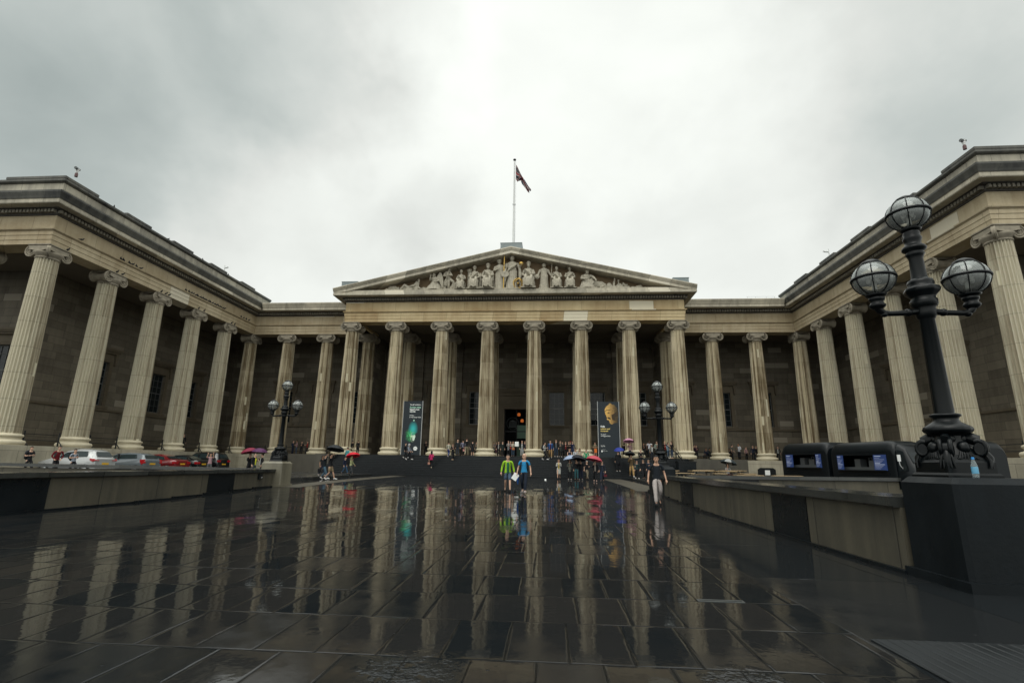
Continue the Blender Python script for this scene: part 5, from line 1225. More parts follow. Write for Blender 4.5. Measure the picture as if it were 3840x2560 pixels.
p=at(2045,1803,-10.); t=thing('paper_scrap','scrap of white paper on the wet paving before the steps','litter',(p.x,-10.,gz(0,-10)+.004)); m=MB(); m.add([(-.07,-.05,.0),(.07,-.05,.01),(.06,.05,.07),(-.05,.06,.05),(-.02,.0,.045)],[(0,1,4),(1,2,4),(2,3,4),(3,0,4)]); m.build('sheet',TW,t)
# ------------------------------------------------------------------ people
SKIN=[plain('skin',c,.55,.35,vary=.06) for c in((.50,.31,.22),(.42,.25,.17),(.26,.145,.09),(.10,.055,.035))]
EYE=plain('eye',(.02,.015,.012),.3,.5); LIP=plain('lip',(.30,.12,.10),.5,.3)
HAIRC=dict(black=(.008,.008,.009),brown=(.035,.02,.012),grey=(.28,.28,.27),blond=(.22,.14,.06),red=(.30,.02,.02))
WORK=[]
def skin_tmp(pts,edges,rads,root):
    me=bpy.data.meshes.new('tmp'); me.from_pydata([tuple(p) for p in pts],edges,[]); o=bpy.data.objects.new('tmp',me); COL.objects.link(o)
    md=o.modifiers.new('s','SKIN'); md.branch_smoothing=.6; md.use_smooth_shade=True
    bpy.context.view_layer.objects.active=o
    if not me.skin_vertices:
        with bpy.context.temp_override(object=o,active_object=o): bpy.ops.mesh.customdata_skin_add()
    for i,r in enumerate(rads):
        sv=me.skin_vertices[0].data[i]; sv.radius=r if hasattr(r,'__len__') else (r,r); sv.use_root=(i==root)
    ss=o.modifiers.new('d','SUBSURF'); ss.levels=1; ss.render_levels=1
    return o
def head_mb(m,c,fwd,lean=0,s=1.0):
    # skull, jaw, nose, ears, eyes, mouth; faces -y before turning
    T0=m.T; M=Matrix.Translation(c) @ Matrix.Rotation(fwd,4,'Z') @ Matrix.Rotation(lean,4,'X') @ Matrix.Scale(s,4); m.T=T0@M if T0 else M
    n=14; pr=[(.010,-.122),(.042,-.116),(.056,-.095),(.066,-.06),(.074,-.02),(.078,.02),(.078,.055),(.070,.09),(.048,.118),(.008,.130)]
    vs=[];fs=[]
    for r,z in pr:
        for i in range(n):
            a=2*pi*i/n; x=r*cos(a); y=r*1.18*sin(a)
            f=max(0,-sin(a))
            if z<-.05: y-= .018*f
            if abs(z-.012)<.02: y+=.012*f*(1 if abs(cos(a))>.2 else 0)
            if -.09<z<.06 and sin(a)>0: y+=.012
            vs.append((x,y+.01,z))
    for k in range(len(pr)-1):
        for i in range(n): j=(i+1)%n; fs.append((k*n+i,k*n+j,(k+1)*n+j,(k+1)*n+i))
    m.add(vs,fs,0,True); m.add(vs[:n],[tuple(range(n))[::-1]],0,True); m.add(vs[-n:],[tuple(range(n))],0,True)
    m.tube([(0,-.082,.022),(0,-.096,-.008),(0,-.110,-.030),(0,-.092,-.042)],[.009,.013,.018,.011],6)
    for sx in(-1,1):
        m.ball((sx*.030,-.080,.018),(.013,.008,.008),6,5,1); m.ball((sx*.030,-.083,.036),(.020,.010,.006),6,4,1); m.ball((sx*.080,.012,-.005),(.012,.022,.034),7,5)
    m.ball((0,-.088,-.066),(.024,.012,.007),7,4,2)
    m.T=T0
def hair_mb(m,c,fwd,lean,kind,s=1.0):
    T0=m.T; M=Matrix.Translation(c) @ Matrix.Rotation(fwd,4,'Z') @ Matrix.Rotation(lean,4,'X') @ Matrix.Scale(s,4); m.T=T0@M if T0 else M
    n=16;rows=[]
    low=dict(short=-.02,long=-.26,cap=.03,hood=-.16,bun=-.05,beanie=.0)[kind]; g=.012 if kind in('cap','beanie') else (.007 if kind in('short','bun') else .016)
    if kind=='hood': g=.035
    zs=[.140+g,.125+g*.7,.09,.05,.01,-.04,-.10,-.18,-.26]; rr=[.006,.045,.074,.084,.086,.086,.085,.085,.078]
    vs=[];fs=[];k=0
    for z,r in zip(zs,rr):
        if z<low-.001: break
        for i in range(n):
            a=2*pi*i/n; zz=z
            front=sin(a)<-.35
            hl=.062 if kind in('cap','beanie') else .080
            if front and z<hl: zz=hl if kind not in('hood',) else z
            q=(r+g)
            if front and z<hl-.002 and kind!='hood': q=r+.001
            vs.append((q*cos(a),q*1.16*sin(a)+.016,zz))
        k+=1
    for j in range(k-1):
        for i in range(n): fs.append((j*n+i,j*n+(i+1)%n,(j+1)*n+(i+1)%n,(j+1)*n+i))
    if kind=='hood': fs=[f for f in fs if not (f[0]//n>=3 and sin(2*pi*(f[0]%n+.5)/n)<-.62)]
    m.add(vs,fs,0,True); m.add(vs[:n],[tuple(range(n))],0,True)
    if kind=='cap': m.add([(-.07,-.07,.062),(.07,-.07,.062),(.055,-.17,.05),(-.055,-.17,.05),(-.07,-.07,.072),(.07,-.07,.072),(.055,-.17,.058),(-.055,-.17,.058)],[(0,1,2,3),(4,7,6,5),(0,4,5,1),(1,5,6,2),(2,6,7,3),(3,7,4,0)])
    if kind=='bun': m.ball((0,.11,.05),(.045,.045,.045),8,6)
    m.T=T0
def hand_mb(m,w,d,palm,side,grip=.5):
    # palm plus four bent fingers and a thumb; w wrist, d forearm direction, palm normal
    d=d.normalized(); pn=(palm-d*palm.dot(d)).normalized(); x=d.cross(pn)*side
    m.tube([w-d*.02,w+d*.03,w+d*.085],[.026,.036,.038],8,flat=.55)
    for q,(o,L) in enumerate(((-.030,.070),(-.010,.082),(.010,.077),(.029,.060))):
        a=w+d*.082+x*o; c1=grip*.9; e1=(d*cos(c1)+pn*sin(c1)); e2=(d*cos(c1*2.1)+pn*sin(c1*2.1))
        m.tube([a-d*.01,a+e1*L*.5,a+e1*L*.5+e2*L*.5],[.0105,.0095,.007],6)
    a=w+d*.035-x*.034; m.tube([a,a-x*.022+d*.028+pn*.012,a-x*.02+d*.055+pn*.03],[.013,.011,.008],6)
def person(label,pos,face,H=1.72,legs='stand',arms=('down','down'),top=('long',(.02,.02,.025)),bot=('trousers',(.02,.022,.03)),hair=('short','black'),skin=0,shoe=(.02,.02,.02),look=0,lean=0,grp=None,fem=False,inner=None,name='person'):
    s=H/1.76; t=thing(name,label,'person',pos,radians(face),grp)
    V=lambda x,y,z: Vector((x,y,z))*s
    dz=0; sit=legs=='sit'
    pz=.52 if sit else (.95 if legs=='stand' else .93)
    hipx=.092; shx=.165 if fem else .19
    ly=-lean*.5
    pel=V(0,0,pz); sp=V(0,ly*.4-.0,pz+.19); ch=V(0,ly*.8,pz+.36); nb=V(0,ly+.01,pz+.50); nk=V(0,ly-.01,pz+.575); hd=V(0,ly-.03-.05*lean,pz+.685)
    J={}
    for sd,nm in((-1,'R'),(1,'L')):
        hp=V(sd*hipx,0,pz-.04)
        if sit: kn=V(sd*.13,-.43,.50); an=V(sd*.12,-.40,.09); toe=V(sd*.13,-.58,.03)
        elif legs=='stand': kn=V(sd*.105,-.02,.50); an=V(sd*.115,.03,.085); toe=V(sd*.14,-.13,.03)
        else:
            fwd=(1 if legs=='walkL' else -1)*sd; st=.30 if legs[:4]=='walk' else .2
            if fwd>0: kn=V(sd*.10,-.20,.50); an=V(sd*.10,-st-.02,.10); toe=V(sd*.11,-st-.19,.06)
            else: kn=V(sd*.10,-.02,.49); an=V(sd*.10,st-.02,.17); toe=V(sd*.11,st-.13,.045)
        sh=V(sd*shx,ly+.01,pz+.455); m_=arms[0] if sd<0 else arms[1]
        if m_=='down': el=V(sd*(shx+.06),ly+.04,pz+.19); wr=V(sd*(shx+.075),ly-.04,pz-.05)
        elif m_=='swingf': el=V(sd*(shx+.06),ly-.06,pz+.20); wr=V(sd*(shx+.06),ly-.26,pz+.02)
        elif m_=='swingb': el=V(sd*(shx+.06),ly+.14,pz+.20); wr=V(sd*(shx+.08),ly+.16,pz-.05)
        elif m_=='away': el=V(sd*(shx+.085),ly+.05,pz+.20); wr=V(sd*(shx+.125),ly-.05,pz-.04)
        elif m_=='bent': el=V(sd*(shx+.06),ly+.05,pz+.20); wr=V(sd*.07,ly-.25,pz+.24)
        elif m_=='fold': el=V(sd*(shx+.05),ly-.02,pz+.21); wr=V(-sd*.06,ly-.22,pz+.27)
        elif m_=='up': el=V(sd*(shx+.05),ly-.12,pz+.24); wr=V(sd*(shx-.03),ly-.24,pz+.46)
        elif m_=='high': el=V(sd*(shx+.06),ly-.20,pz+.48); wr=V(sd*(shx-.0),ly-.28,pz+.72)
        elif m_=='point': el=V(sd*(shx+.20),ly-.08,pz+.34); wr=V(sd*(shx+.44),ly-.14,pz+.36)
        elif m_=='pocket': el=V(sd*(shx+.09),ly+.08,pz+.20); wr=V(sd*.17,ly-.03,pz+.01)
        elif m_=='lap': el=V(sd*(shx+.05),ly-.05,pz+.20); wr=V(sd*.08,ly-.30,pz+.10)
        J[sd]=(hp,kn,an,toe,sh,el,wr,m_)
    F=.88 if fem else 1.0
    pts=[pel,sp,ch,nb,nk,hd-V(0,0,.03)]; ed=[(0,1),(1,2),(2,3),(3,4),(4,5)]; rd=[(.118*s,.085*s),(.105*s*F,.08*s),(.130*s*F,.09*s),(.068*s,.06*s),(.052*s,.052*s),(.05*s,.05*s)]
    for sd in(-1,1):
        hp,kn,an,toe,sh,el,wr,_=J[sd]; b=len(pts)
        pts+=[hp,hp.lerp(kn,.5),kn,kn.lerp(an,.4),an,toe]; ed+=[(0,b),(b,b+1),(b+1,b+2),(b+2,b+3),(b+3,b+4),(b+4,b+5)]; rd+=[.074*s,.070*s,.054*s,.054*s,.036*s,(.035*s,.022*s)]
        b=len(pts); pts+=[sh,sh.lerp(el,.5),el,el.lerp(wr,.45),wr]; ed+=[(3,b),(b,b+1),(b+1,b+2),(b+2,b+3),(b+3,b+4)]; rd+=[.050*s*F,.045*s*F,.037*s,.036*s,.024*s]
    tmp=skin_tmp(pts,ed,rd,0)
    ex=MB(); head_mb(ex,hd,radians(look),.12*lean,s)
    for sd in(-1,1):
        el,wr=J[sd][5],J[sd][6]; d=(wr-el); hand_mb(ex,wr,d,Vector((-sd,.2,.1)) if J[sd][7] in('down','swingf','swingb','away') else Vector((0,-.3,1)),1 if sd<0 else -1,.45 if J[sd][7] in('down','swingf','swingb','away') else .9)
    WORK.append((tmp,'body',[SKIN[skin],EYE,LIP],t,ex))
    # ---- top
    kind,c=top; mt=cloth(c); off=.016*s
    lowz={'tee':pz-.05,'long':pz-.06,'jacket':pz-.10,'coat':pz-.42,'tunic':pz-.30,'dress':pz-.42,'hood':pz-.08,'vest':pz-.02}[kind]/1.0
    if sit: lowz=max(lowz,pz-.05)
    w0=.170 if not fem else .160
    flare=1.0 if kind not in('coat','tunic','dress') else 1.22
    lo=V(0,0,lowz); mid=V(0,0,(lowz+pz+.05)/2)
    pts=[lo,mid,sp,ch,nb+V(0,0,.005)]; ed=[(0,1),(1,2),(2,3),(3,4)]; k=1.0+(.10 if kind in('jacket','coat','hood') else 0)
    rd=[((w0*1.08*flare)*s,.115*s*flare),((w0*1.04)*s*k,.118*s*k),(.138*s*F*k,.112*s*k),(.168*s*F*k,.120*s*k),(.080*s,.074*s)]
    for sd in(-1,1):
        hp,kn,an,toe,sh,el,wr,_=J[sd]; b=len(pts)
        if kind=='vest': pts+=[sh]; ed+=[(4,b)]; rd+=[.056*s*F]
        elif kind=='tee': pts+=[sh,sh.lerp(el,.35),sh.lerp(el,.72)]; ed+=[(4,b),(b,b+1),(b+1,b+2)]; rd+=[.058*s*F,.060*s*F,.060*s]
        else: pts+=[sh,sh.lerp(el,.5),el,el.lerp(wr,.5),el.lerp(wr,.95)]; ed+=[(4,b),(b,b+1),(b+1,b+2),(b+2,b+3),(b+3,b+4)]; rd+=[.059*s*F*k,.055*s*F*k,.049*s*k,.045*s*k,.038*s*k]
    WORK.append((skin_tmp(pts,ed,rd,2),{'tee':'t_shirt','long':'sweater','jacket':'jacket','coat':'coat','tunic':'tunic','dress':'dress','hood':'hooded_jacket','vest':'vest'}[kind],[mt],t,None))
    if inner:
        m=MB(); m.tube([V(0,ly-.105,pz+.44),V(0,ly-.13,pz+.36),V(0,-.125,pz+.18),V(0,-.12,pz-.06)],[.035*s,.062*s,.062*s,.055*s],8,flat=.5); m.build('shirt_front',cloth(inner),t)
    # ---- bottom
    kb,cb=bot; mb_=cloth(cb)
    pts=[V(0,0,pz+.10),V(0,0,pz-.02)]; ed=[(0,1)]; rd=[(.160*s,.116*s),(.172*s,.126*s)]
    for sd in(-1,1):
        hp,kn,an,toe,sh,el,wr,_=J[sd]; b=len(pts)
        if kb=='shorts': pts+=[hp,hp.lerp(kn,.5),hp.lerp(kn,.95)]; ed+=[(1,b),(b,b+1),(b+1,b+2)]; rd+=[.108*s,.100*s,.090*s]
        elif kb!='skirt':
            g={'trousers':1.0,'leggings':.82,'jeans':.94}[kb]; pts+=[hp,hp.lerp(kn,.5),kn,kn.lerp(an,.45),kn.lerp(an,.96)]; ed+=[(1,b),(b,b+1),(b+1,b+2),(b+2,b+3),(b+3,b+4)]; rd+=[.108*s,.096*s*(.5+.5*g),.076*s*g,.072*s*g,.064*s*g]
    if kb=='skirt':
        m=MB(); m.T=Matrix.Scale(s,4); z0=.46
        if sit: m.tube([(0,0,pz),(0,-.22,pz+.03),(0,-.46,pz-.02),(0,-.48,pz-.16)],[.15,.17,.17,.16],14,flat=.6)
        else: fold_robe(m,[(0,-.02,z0),(0,-.01,.68),(0,0,.92),(0,0,pz+.1)],[.185,.185,.165,.135],24,8,.06,.72)
        m.T=None; m.build('skirt',mb_,t)
    else: WORK.append((skin_tmp(pts,ed,rd,1),{'shorts':'shorts','trousers':'trousers','leggings':'leggings','jeans':'jeans'}[kb],[mb_],t,None))
    for sd in(-1,1):
        an,toe=J[sd][2],J[sd][3]; d=(toe-an); d.z=0; d.normalize(); heel=an-d*.05*s; heel.z=toe.z if not(J[sd][2].z>.13*s) else an.z-.06*s
        m=MB(); m.tube([heel+Vector((0,0,.012)),heel+d*.06*s+Vector((0,0,.028*s)),toe-d*.02*s+Vector((0,0,.010)),toe+d*.045*s],[.040*s,.052*s,.046*s,.024*s],8,flat=.85); m.build('shoe',cloth(shoe,.5),t)
    hk,hc=hair
    if hk!='bald':
        m=MB(); hair_mb(m,hd,radians(look),.12*lean,hk,s); m.build({'cap':'cap','hood':'hood','beanie':'hat'}.get(hk,'hair'),cloth(HAIRC[hc] if isinstance(hc,str) else hc,.7),t)
    R=Matrix.Rotation(radians(face),4,'Z'); t_=lambda v: Vector(pos)+R@v
    return dict(obj=t,hand={sd:t_(J[sd][6]+(J[sd][6]-J[sd][5]).normalized()*.07*s) for sd in(-1,1)},back=t_(V(0,ly+.16,pz+.30)),chest=t_(V(0,ly-.15,pz+.3)),s=s,face=face,hip=t_(V(.2,-.05,pz)))
def finish_people():
    bpy.context.view_layer.update(); dg=bpy.context.evaluated_depsgraph_get()
    for tmp,nm,mats,par,ex in WORK:
        ev=tmp.evaluated_get(dg); me=bpy.data.meshes.new_from_object(ev); me.name=nm; me.materials.clear()
        for mm in mats: me.materials.append(mm)
        me.polygons.foreach_set('use_smooth',[True]*len(me.polygons)); me.polygons.foreach_set('material_index',[0]*len(me.polygons))
        if ex:
            bm=bmesh.new(); bm.from_mesh(me); e=ex.mesh('tmp'); bm.from_mesh(e); bm.to_mesh(me); bm.free(); bpy.data.meshes.remove(e)
        put(nm,me,par)
    for tmp,*_ in WORK:
        d=tmp.data; bpy.data.objects.remove(tmp); bpy.data.meshes.remove(d)
    WORK.clear()
def umbrella(label,top,hand,c,r=.52,tilt=(0,0),c2=None):
    # canopy hangs from the top of a shaft that starts in the hand
    hand=Vector(hand); top=Vector(top); dx=(top-hand); dx.z=0
    if dx.length>.16: dx=dx.normalized()*.16
    top=hand+dx+Vector((0,0,.60 if not tilt[0] else .45)); t=thing('umbrella',label,'umbrella',hand,0,None); ax=(top-hand); L=ax.length; q=Vector((0,0,1)).rotation_difference(ax.normalized()); T=q.to_matrix().to_4x4()
    m=MB(); m.T=T; n=8; rows=[]; vs=[];sub=4
    for k in range(7):
        f=k/6; a=f*1.12
        for i in range(n*sub):
            th=2*pi*i/(n*sub); w=(i%sub)/sub; sag=1-.10*sin(pi*w)*f; rr=r*sin(a)/sin(1.12)*sag; z=L-r*.62*(1-cos(a))/ (1-cos(1.12))*.85 - .02*sin(pi*w)*f*0
            vs.append((rr*cos(th),rr*sin(th),z))
    N=n*sub; fs=[(k*N+i,k*N+(i+1)%N,(k+1)*N+(i+1)%N,(k+1)*N+i) for k in range(6) for i in range(N)]
    m.add(vs,fs,0,True)
    mats=[cloth(c,.55)]
    if c2: 
        mats.append(cloth(c2,.55)); m.m=[1 if ((i%N)//sub)%2 else 0 for i in range(len(fs))]
    cn=m.build('canopy',mats,t)
    m=MB(); m.T=T
    for i in range(n): th=2*pi*i/n; m.tube([(r*sin(a)/sin(1.12)*cos(th)*.995,r*sin(a)/sin(1.12)*sin(th)*.995,L-.012-r*.62*.85*(1-cos(a))/(1-cos(1.12))) for a in(.1,.4,.75,1.12)],.005,4)
    m.build('rib_frame',RAILM,t)
    m=MB(); m.T=T; m.tube([(0,0,-.03),(0,0,L+.05)],.008,6); m.build('shaft',RAILM,t)
    m=MB(); m.T=T; m.tube([(0,0,.05),(0,0,-.06),(.02,0,-.10),(.05,0,-.10),(.06,0,-.07)],.014,6); m.build('handle',RAILM,t)
def backpack(label,p,c,s=1.0):
    b=thing('backpack',label,'backpack',p['back'],radians(p['face'])); k=p['s']*s; m=MB()
    m.T=Matrix.Scale(k,4); m.tube([(0,.02,-.24),(0,.04,-.22),(0,.06,-.05),(0,.05,.12),(0,.03,.20),(0,.01,.22)],[.10,.155,.165,.155,.12,.05],14,flat=.72); m.build('pack',cloth(c,.7),b)
    m=MB(); m.T=Matrix.Scale(k,4); m.tube([(0,.15,-.16),(0,.17,-.08),(0,.15,-.01)],[.08,.10,.07],10,flat=.4); m.build('pocket',cloth(tuple(x*.8 for x in c),.7),b)
    for sd in(-1,1):
        m=MB(); m.T=Matrix.Scale(k,4); m.tube([(sd*.10,-.02,.18),(sd*.12,-.14,.21),(sd*.125,-.29,.10),(sd*.15,-.24,-.10),(sd*.15,-.06,-.18)],[.018]*5,5,flat=.6); m.build('strap',cloth(c,.7),b)
def bag(label,p,side,c,size=(.28,.10,.24),cat='bag'):
    h=p['hand'][side]; b=thing('handbag',label,cat,h,radians(p['face'])); w,d,hh=size; m=MB()
    m.rbox(-w/2,w/2,-d/2,d/2,-.16-hh,-.16,.03); m.build('bag_body',cloth(c,.6),b); m=MB(); m.tube([(-w*.3,0,-.16),(-w*.2,0,-.02),(0,0,.02),(w*.2,0,-.02),(w*.3,0,-.16)],.008,5); m.build('strap',cloth(tuple(x*.7 for x in c),.6),b)
def G(u,v,y):
    p=at(u,v,y); z=surf(p.x,y); h=min(1.95,max(1.45,p.z-z)); return (p.x,y,z),h
K=(.012,.013,.016); NV=(.014,.02,.045); JN=(.045,.075,.12); KH=(.26,.20,.12); GR=(.10,.105,.11); WH=(.62,.62,.60); DG=(.03,.045,.04)
P_={}
def add(key,u,v,y,face,label,**k):
    pos,h=G(u,v,y); sit=k.get('legs')=='sit'
    if 'H' in k: h=k.pop('H')
    P_[key]=person(label,pos,face,H=1.70 if sit else h,**k); return P_[key]
# --- three walkers in front
add('black',2459,1706,-31.2,-4,'man in a black T-shirt and light grey trousers walking towards the camera',legs='walkR',arms=('away','away'),top=('tee',(.012,.016,.022)),bot=('trousers',(.42,.38,.36)),hair=('short','black'),skin=1,shoe=(.012,.012,.014))
add('blue',1966,1699,-26.4,-6,'bald man in a bright blue polo shirt holding a white sheet',legs='walkL',arms=('away','away'),top=('tee',(.03,.26,.52)),bot=('trousers',(.010,.016,.030)),hair=('bald','grey'),skin=0,shoe=(.35,.30,.30),look=-38)
add('green',1905,1702,-25.6,8,'man in a green shirt, neon yellow-sleeved jacket and denim shorts',legs='walkL',arms=('away','away'),top=('jacket',(.30,.55,.03)),bot=('shorts',(.07,.11,.17)),hair=('short','black'),skin=0,shoe=(.02,.02,.02),inner=(.02,.13,.06))
b=P_['blue']; h=b['hand'][-1]; t=thing('paper_sheet','white folded sheet held by the man in the blue polo','paper',h,.3); m=MB(); m.T=Matrix.Rotation(.6,4,'Y'); m.box(-.13,.13,-.012,.004,-.30,.02); m.build('sheet',TW,t)
h=b['hip']; t=thing('umbrella','folded blue umbrella hanging beside the man in the blue polo','umbrella',at(1942,1790,-26.2),0); m=MB(); m.tube([(0,0,.18),(0,0,.10),(0,0,-.18),(0,0,-.32)],[.03,.055,.05,.012],8); m.build('canopy',cloth((.02,.10,.36)),t); m=MB(); m.tube([(0,0,.18),(0,0,.30),(.03,0,.33),(.05,0,.30)],.012,6); m.build('handle',RAILM,t)
backpack('dark backpack on the man in the blue polo',b,(.015,.02,.03))
# --- left group
add('shorts',1243,1700,-17.2,88,'man in a dark top, beige shorts and white shoes under a black umbrella',legs='walkL',arms=('high','down'),top=('long',K),bot=('shorts',KH),hair=('short','black'),skin=1,shoe=(.75,.75,.73))
umbrella('black umbrella over the man in beige shorts',at(1262,1680,-17.2),P_['shorts']['hand'][-1],(.014,.017,.02),.62)
add('jeansL',1222,1703,-16.4,85,'person in a dark jacket, blue jeans and white shoes, one arm raised',legs='walkR',arms=('high','swingb'),top=('jacket',(.012,.018,.022)),bot=('jeans',(.07,.13,.18)),hair=('short','black'),skin=1,shoe=(.75,.75,.73))
add('blackT',1211,1711,-14.6,60,'woman in a black T-shirt carrying a dark handbag, behind the beige shorts',legs='walkL',arms=('down','down'),top=('tee',K),bot=('jeans',NV),hair=('long','black'),skin=2,fem=True,shoe=(.3,.28,.28))
bag('dark handbag held by the woman in a black T-shirt',P_['blackT'],-1,K)
add('hood',1319,1714,-9.,75,'person in a pale yellow hooded jacket under the red umbrella',legs='walkR',arms=('up','swingf'),top=('hood',(.52,.55,.28)),bot=('trousers',(.06,.065,.07)),hair=('hood',(.52,.55,.28)),skin=0,shoe=(.02,.02,.02),fem=True)
umbrella('bright red umbrella over the person in the pale yellow jacket',at(1323,1692,-9.),P_['hood']['hand'][-1],(.62,.012,.03),.60)
add('jeans2',1296,1712,-8.,80,'person in a dark jacket and blue jeans half hidden behind the red umbrella',legs='walkL',arms=('down','down'),top=('jacket',NV),bot=('jeans',(.04,.09,.16)),hair=('short','black'))
add('turq',1305,1674,-3.6,150,'person in a turquoise rain jacket on the left end of the steps',top=('hood',(.09,.33,.35)),bot=('trousers',K),hair=('short','black'),H=1.7)
add('blackman',1344,1652,.9,170,'man all in black holding a white paper, on the platform behind the red umbrella',top=('jacket',K),bot=('trousers',K),hair=('short','black'))
add('darkL',1316,1668,2.0,160,'stooping person in dark clothes beside the man in black with white paper',top=('jacket',K),bot=('trousers',K),hair=('short','black'),lean=.5)
add('sitL',1250,1655,1.5,40,'person in a black hooded coat leaning by a column base left of the steps',top=('hood',K),bot=('trousers',K),hair=('hood',K),skin=2)
# --- left terrace
add('t1',1101,1651,6.5,80,'man in a navy jacket behind the railing, left of the pink shirt',top=('jacket',(.015,.03,.06)),bot=('trousers',NV),arms=('bent','bent'))
add('t2',1115,1650,6.6,-60,'person in a dusty pink shirt behind the left railing',top=('long',(.30,.19,.20)),bot=('jeans',JN),arms=('bent','bent'),skin=2)
add('t3',1132,1663,6.3,20,'short person in black behind the left railing, holding something red',top=('jacket',K),bot=('trousers',K),H=1.5,arms=('bent','bent'))
add('t4',1155,1652,6.6,-70,'person in a red top pointing, at the right end of the left railing',top=('long',(.33,.05,.04)),bot=('trousers',K),arms=('down','bent'),skin=1)
# --- by the parked cars
add('cp1',121,1672,-21.5,75,'young person in a dark T-shirt with a dark backpack, left of the red jumper',legs='walkL',arms=('bent','bent'),top=('tee',(.016,.018,.022)),bot=('trousers',K),skin=0)
backpack('dark rounded backpack on the young person at the far left',P_['cp1'],(.022,.024,.030),1.15)
add('cp2',223,1671,-21.2,60,'person in a dark red jumper in front of the silver car',legs='walkR',arms=('pocket','pocket'),top=('long',(.16,.012,.018)),bot=('trousers',K),lean=.3)
backpack('grey backpack on the person in the dark red jumper',P_['cp2'],(.05,.055,.06),.9)
add('cp3',285,1682,-21.8,75,'person in a pale blue T-shirt with a dark backpack beside the silver car',legs='walkL',arms=('bent','bent'),top=('tee',(.30,.34,.40)),bot=('trousers',K))
backpack('dark backpack on the person in the pale blue T-shirt',P_['cp3'],(.018,.024,.022))
add('cp4',792,1701,-18.0,30,'person in a red and white patterned top by the black cars',arms=('high','high'),top=('tee',(.40,.25,.27)),bot=('trousers',GR),skin=1)
add('hv',958,1698,-19.5,80,'person in a dark jacket with a yellow high-visibility sash near the left lamp',arms=('down','bent'),top=('jacket',K),bot=('jeans',(.06,.08,.09)),hair=('short','black'),inner=(.62,.62,.05))
add('hv2',938,1712,-18.2,60,'person in black under the crimson umbrella, behind the yellow sash',arms=('up','down'),top=('jacket',K),bot=('trousers',K))
umbrella('dark crimson umbrella tilted back, left of the high-visibility sash',at(926,1698,-18.4),P_['hv2']['hand'][-1],(.20,.012,.04),.55)
add('hv3',985,1712,-18.6,-60,'person in black and white under the purple umbrella',arms=('up','down'),top=('jacket',K),bot=('trousers',K),inner=WH)
umbrella('purple umbrella right of the high-visibility sash',at(975,1694,-18.6),P_['hv3']['hand'][-1],(.085,.022,.085),.5)
# --- on the steps, left half
add('hoodie',1534,1678,-2.4,80,'child in a grey hood and blue vest walking on the steps before the left banner',legs='walkL',arms=('swingf','swingf'),top=('hood',(.25,.28,.33)),bot=('trousers',K),hair=('hood',(.40,.42,.43)),shoe=(.8,.8,.78),H=1.5)
add('hoodie2',1521,1671,-2.0,80,'dark clothed person with white shoes beside the child in the grey hood',legs='walkR',top=('jacket',K),bot=('trousers',K),shoe=(.8,.8,.78))
add('pink',1619,1697,-4.1,178,'woman in a bright pink jacket climbing the steps',legs='walkL',arms=('bent','down'),top=('jacket',(.58,.03,.14)),bot=('leggings',K),hair=('long','black'),fem=True,shoe=(.6,.55,.4),H=1.62)
bag('tan shoulder bag at the side of the woman in the pink jacket',P_['pink'],1,(.45,.22,.16),(.22,.10,.20))
add('colsit',1597,1678,1.6,20,'person in dark clothes resting against the wall between banner and column',top=('jacket',(.02,.025,.03)),bot=('trousers',K),arms=('bent','bent'),H=1.5)
add('wt',1683,1660,-1.6,160,'person in a cream top and blue jeans at the head of the steps',legs='walkL',top=('long',(.46,.45,.36)),bot=('jeans',(.03,.06,.20)),shoe=(.7,.7,.7))
add('dw',1699,1662,-2.5,20,'woman in black coming down the steps beside the cream top',legs='walkR',top=('coat',K),bot=('leggings',K),hair=('long','black'),fem=True,arms=('bent','bent'),shoe=(.4,.3,.2))
add('bald',1717,1648,-.6,175,'balding man in a dark jacket seen from behind, left of the lavender shirt',top=('jacket',(.02,.028,.034)),bot=('jeans',(.04,.05,.065)),hair=('bald','grey'))
add('lav',1737,1649,-.2,185,'person in a lavender shirt seen from behind',top=('long',(.22,.22,.30)),bot=('trousers',K))
add('khaki',1751,1641,-.7,178,'man in a black sweater and khaki trousers seen from behind',legs='walkR',top=('long',K),bot=('trousers',(.33,.29,.20)),hair=('short','brown'),shoe=(.1,.09,.08))
add('bdress',1773,1652,-.9,185,'woman in a short black dress seen from behind, right of the khaki trousers',top=('dress',K),bot=('skirt',K),hair=('short','black'),fem=True,shoe=(.3,.3,.3))
bag('pink handbag between the khaki trousers and the black dress',P_['khaki'],1,(.50,.24,.22),(.22,.08,.2))
add('colg',1787,1658,1.5,0,'person in a grey-green top half hidden by the column left of the door',top=('tee',(.07,.10,.09)),bot=('trousers',K),arms=('fold','fold'))
# --- before the door
add('d1',1852,1660,.6,-10,'person in a black and white patterned top left of the door',top=('tee',(.22,.21,.20)),bot=('trousers',K),arms=('bent','bent'),skin=1)
add('d1b',1862,1664,1.2,15,'person in a dark floral dress left of the door',top=('dress',(.12,.06,.07)),bot=('skirt',(.12,.06,.07)),fem=True,hair=('long','black'))
add('d2',1870,1655,.3,0,'person in an open black jacket and white shirt left of the door',top=('jacket',K),bot=('trousers',K),inner=(.4,.4,.38))
add('d3',1885,1658,-.3,30,'person in a long dark green coat before the door',top=('coat',(.018,.03,.028)),bot=('trousers',K),hair=('short','black'))
add('d4',1907,1652,-.4,0,'woman in a long grey tunic photographing before the door',top=('tunic',(.24,.25,.25)),bot=('leggings',K),hair=('long','brown'),fem=True,arms=('bent','bent'))
add('d5',1915,1655,.5,0,'grey-haired person with a red scarf before the door',top=('jacket',K),bot=('trousers',K),hair=('short','grey'),inner=(.40,.04,.03))
